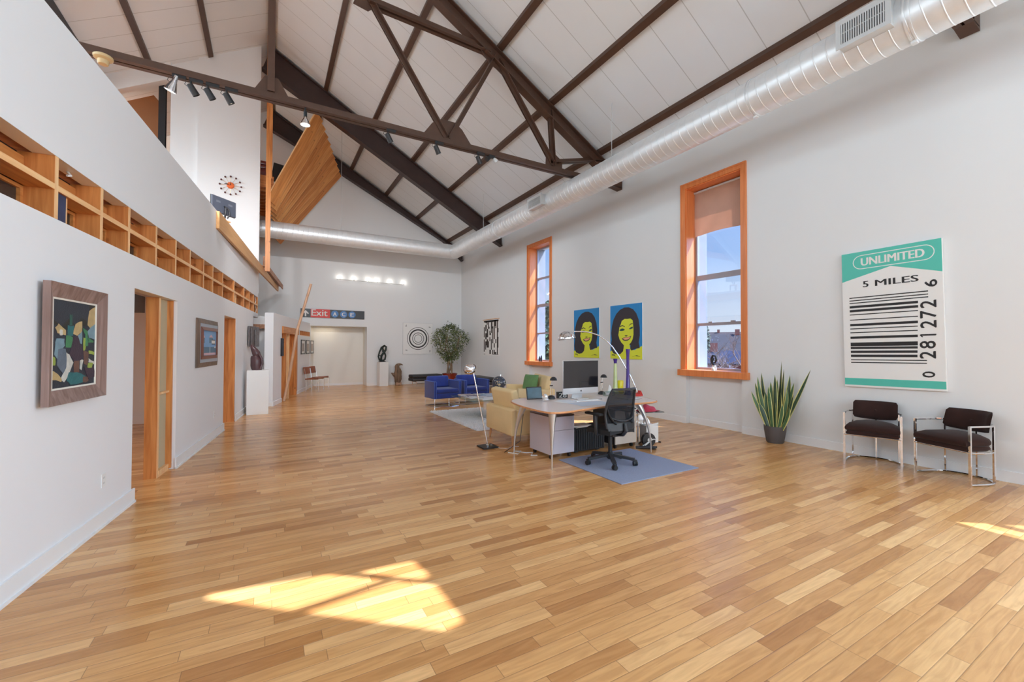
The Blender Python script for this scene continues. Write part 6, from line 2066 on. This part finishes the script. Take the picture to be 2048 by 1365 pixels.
for i, (a, b, r_, lab) in enumerate((((4.80, 4.62, .03), (5.02, 4.44, .03), .022, 'thick dark tube lying on the floor by the desk leg'), ((4.90, 4.66, .02), (5.12, 4.50, .02), .014, 'thinner dark tube lying beside the thick one on the floor'))):
    tag(obj('floor_tube', MB().tube([a, b], r_, 12), BLACK, smooth=True), lab, 'tube')
bs = thing('black_crate', 'black fluted crate under the desk behind the office chair', 'crate', (4.10, 5.0, 0))
m = MB().box(-.30, .30, -.14, .14, .02, .36, bev=.01)
obj('crate_body', m, SOFTBLACK, bs)
m = MB()
for i in range(14):
    m.box(-.28 + i * .042, -.262 + i * .042, -.149, -.14, .04, .33)
obj('flute_rib', m, BLACK, bs)
for x in (-.2, .2):
    obj('foot', MB().box(x - .03, x + .03, -.1, .1, 0, .02), BLACK, bs)
for i, (z, r_, lab) in enumerate(((.362, 6, 'cream papers on top of the black crate under the desk'), (.375, -9, 'white papers lying uppermost on the black crate under the desk'))):
    tag(obj('paper_pile', MB().box(-.16, .16, -.11, .11, 0, .012), PAPER, M=Matrix.Translation((4.0, 4.97, z)) @ Matrix.Rotation(math.radians(r_), 4, 'Z')), lab, 'paper')
tag(obj('white_cable', MB().tube([(3.02, 5.36, .006), (3.10, 5.22, .006), (3.20, 5.30, .02), (3.14, 5.40, .006), (3.24, 5.22, .006), (3.30, 5.14, .02), (3.22, 5.06, .006), (3.30, 5.02, .006)], .007, 6), CABW, smooth=True), 'white power cable looping on the floor beside the grey cabinet', 'cable')
tag(obj('black_cable', MB().tube([(3.30, 5.36, .728), (3.28, 5.39, .45), (3.22, 5.36, .15), (3.06, 5.46, .008), (2.98, 5.40, .006)], .005, 6), BLACK, smooth=True), 'black cable hanging behind the desk end down to the floor', 'cable')

# sill figures
fg = thing('sill_figurine', 'small dark carved figure on a clear foot, on the sill of the shaded window', 'figurine', (7.42, 5.14, WZ0))
obj('foot', MB().lathe([(.05, 0), (.045, .06), (.03, .10), (0, .105)], 12), CRY, fg, smooth=True)
m = MB().tube([(0, 0, .10), (0, .05, .16), (0, .055, .23), (0, .02, .29), (0, -.03, .28), (0, -.05, .21), (0, -.02, .15), (0, .02, .18), (0, .01, .24)], [.02, .022, .022, .022, .02, .02, .02, .018, .012], 8)
obj('carving', m, BLACK, fg, smooth=True)
for y, h_, lab in ((11.20, .16, 'small black bird figure on the far window sill, closer to the gable wall'), (11.10, .19, 'small black bird figure on the far window sill, closer to the portraits')):
    f2 = thing('bird_figurine', lab, 'figurine', (7.44, y, WZ0), 0, 'black bird figures on the far window sill')
    obj('body', MB().tube([(0, 0, 0), (0, .01, h_ * .4), (0, 0, h_ * .75), (0, -.02, h_)], [.022, .034, .022, .008], 10), BLACK, f2, smooth=True)
    obj('base', MB().lathe([(.03, 0), (.03, .008), (0, .008)], 12), BLACK, f2)

# ================================================================== OUTSIDE THE WINDOWS
GRD = mat('winter_ground', (.16, .14, .10), .9, var=.3, scale=.4)
struct('ground', MB().box(8.3, 190, -60, 190, -3.2, -3.0), GRD, 'ground outside the windows')
HOUSES = [((35.5, 24.6), 4.6, 3.4, 3.3, 1.0, S(120, 60, 56, 1.1), S(60, 62, 74, 1.0), -56, 'dark-roofed reddish house seen low through the shaded window'),
          ((57.5, 36.2), 6, 7, 4.2, 2.3, S(196, 150, 100, 1.1), S(84, 78, 76, .8), -58, 'tan gabled house behind the bare branches outside the shaded window'),
          ((100, 68), 24, 8, 5.0, 3.6, S(130, 84, 74, 1.1), S(98, 86, 80, .8), -56, 'long grey-roofed house farther off outside the shaded window'),
          ((47, 30.6), 3.0, 2.6, 2.9, .4, S(206, 204, 206, 1.1), S(180, 178, 180, 1.0), 20, 'low white shed outside the shaded window')]
for i, ((x, y), a, b, hw, hr, cw, crf, r_, lab) in enumerate(HOUSES):
    t = thing('house', lab, 'house', (x, y, -3.0), math.radians(r_), 'houses outside')
    a, b = a / 2, b / 2
    m = MB().prism([(-b, 0), (b, 0), (b, hw), (0, hw + hr * .9), (-b, hw)], -a, a, 'x')
    obj('walls', m, mat('house_wall_%d' % i, cw, .8, var=.15, scale=2), t)
    m = MB()
    for s in (-1, 1):
        m.bar((-a - .3, s * (b / 2 + .15), hw + hr / 2 - .1), (a + .3, s * (b / 2 + .15), hw + hr / 2 - .1), math.hypot(b + .3, hr), .12, up=(0, s * hr, b))
    obj('roof', m, mat('house_roof_%d' % i, crf, 1.0, var=.25, scale=3, spec=0.0), t)
    obj('chimney', MB().box(-.3, .3, -.3, .3, hw + hr * .4, hw + hr + .7), mat('chimney_brick', S(150, 84, 70, 1.1), .8, var=.2), t)
    wnm = mat('house_window_dark', (.03, .035, .05), .2)
    for q in range(3):
        obj('house_window', MB().box(-a + .6 + q * (2 * a - 1.2) / 2.6, -a + 1.3 + q * (2 * a - 1.2) / 2.6, -b - .03, -b + .02, hw * .3, hw * .8), wnm, t)
BRANCH = mat('pale_bare_bark', S(128, 104, 92, 1.0), .8, var=.3)
def bare_tree(x, y, h_, seed, label):
    r_ = random.Random(seed)
    t = thing('bare_tree', label, 'tree', (x, y, -3.0), 0, 'trees outside')
    m = MB(); tr = MB()
    tr.tube([(0, 0, 0), (.1, .1, h_ * .4), (.15, .0, h_ * .7)], [.14, .10, .06], 7)
    def grow(p, d, l, r, k):
        q = p + d * l
        m.tube([p, (p + q) / 2 + Vector((r_.gauss(0, .06), r_.gauss(0, .06), 0)) * l, q], [r, r * .8, r * .55], 5)
        if k:
            for _ in range(3):
                nd = (d + Vector((r_.gauss(0, .55), r_.gauss(0, .55), r_.uniform(-.1, .5)))).normalized()
                grow(q if r_.random() < .6 else (p + q) / 2, nd, l * r_.uniform(.55, .8), r * .55, k - 1)
    for i in range(6):
        z = h_ * (.25 + .45 * i / 5)
        a = r_.uniform(0, 6.3)
        grow(Vector((.12, .05, z)), Vector((math.cos(a), math.sin(a), r_.uniform(.3, 1))).normalized(), h_ * .28, .05, 3)
    obj('trunk', tr, BRANCH, t, smooth=True)
    obj('branches', m, BRANCH, t, smooth=True)
bare_tree(17.8, 12.9, 4.3, 1, 'bare branching tree just outside the shaded window, by its inner stone edge')
bare_tree(28.6, 19.3, 5.0, 2, 'bare branching tree in the middle of the shaded window view')
bare_tree(24.4, 15.0, 4.6, 5, 'bare branching tree in front of the tan gabled house')
def conifer(x, y, h_, w_, seed, label, cs):
    r_ = random.Random(seed)
    t = thing('conifer', label, 'tree', (x, y, -3.0), 0, 'trees outside')
    obj('trunk', MB().tube([(0, 0, 0), (0, 0, h_ * .9)], [w_ * .12, .03], 8), mat('dark_bark', (.05, .04, .03), .9), t)
    m = MB()
    for i in range(900):
        z = h_ * (.10 + .9 * r_.random() ** .8)
        R_ = w_ * (1 - z / h_) ** .75 + .05
        a = r_.uniform(0, 6.3)
        q = R_ * r_.uniform(.35, 1)
        p = Vector((q * math.cos(a), q * math.sin(a), z))
        l = w_ * .22
        R3 = Euler((r_.uniform(-.9, .3), r_.uniform(-.5, .5), a - PI / 2)).to_matrix()
        m.mi = r_.choice((0, 0, 1))
        m.add([R3 @ Vector(v) + p for v in ((-l * .35, 0, 0), (0, l, -.1), (l * .35, 0, 0), (0, -l * .3, .12))], [(0, 1, 2, 3)])
    obj('foliage', m, cs, t)
CG = [mat('conifer_green', S(78, 98, 58, 1.1), .8, var=.2), mat('conifer_dark_green', S(46, 62, 42, 1.0), .8, var=.2)]
CG2 = [mat('conifer_grey_green', S(110, 116, 92, 1.1), .8, var=.2), mat('conifer_dark_green', S(46, 62, 42, 1.0), .8, var=.2)]
conifer(19.5, 28.2, 8.2, 2.2, 3, 'green conifer filling the lower half of the far window', CG)
conifer(25.5, 37.0, 7.0, 2.2, 4, 'second green conifer behind the first outside the far window', CG)
conifer(62.5, 44.8, 8.3, 1.7, 6, 'grey-green conifer rising beside the stone edge of the shaded window', CG2)
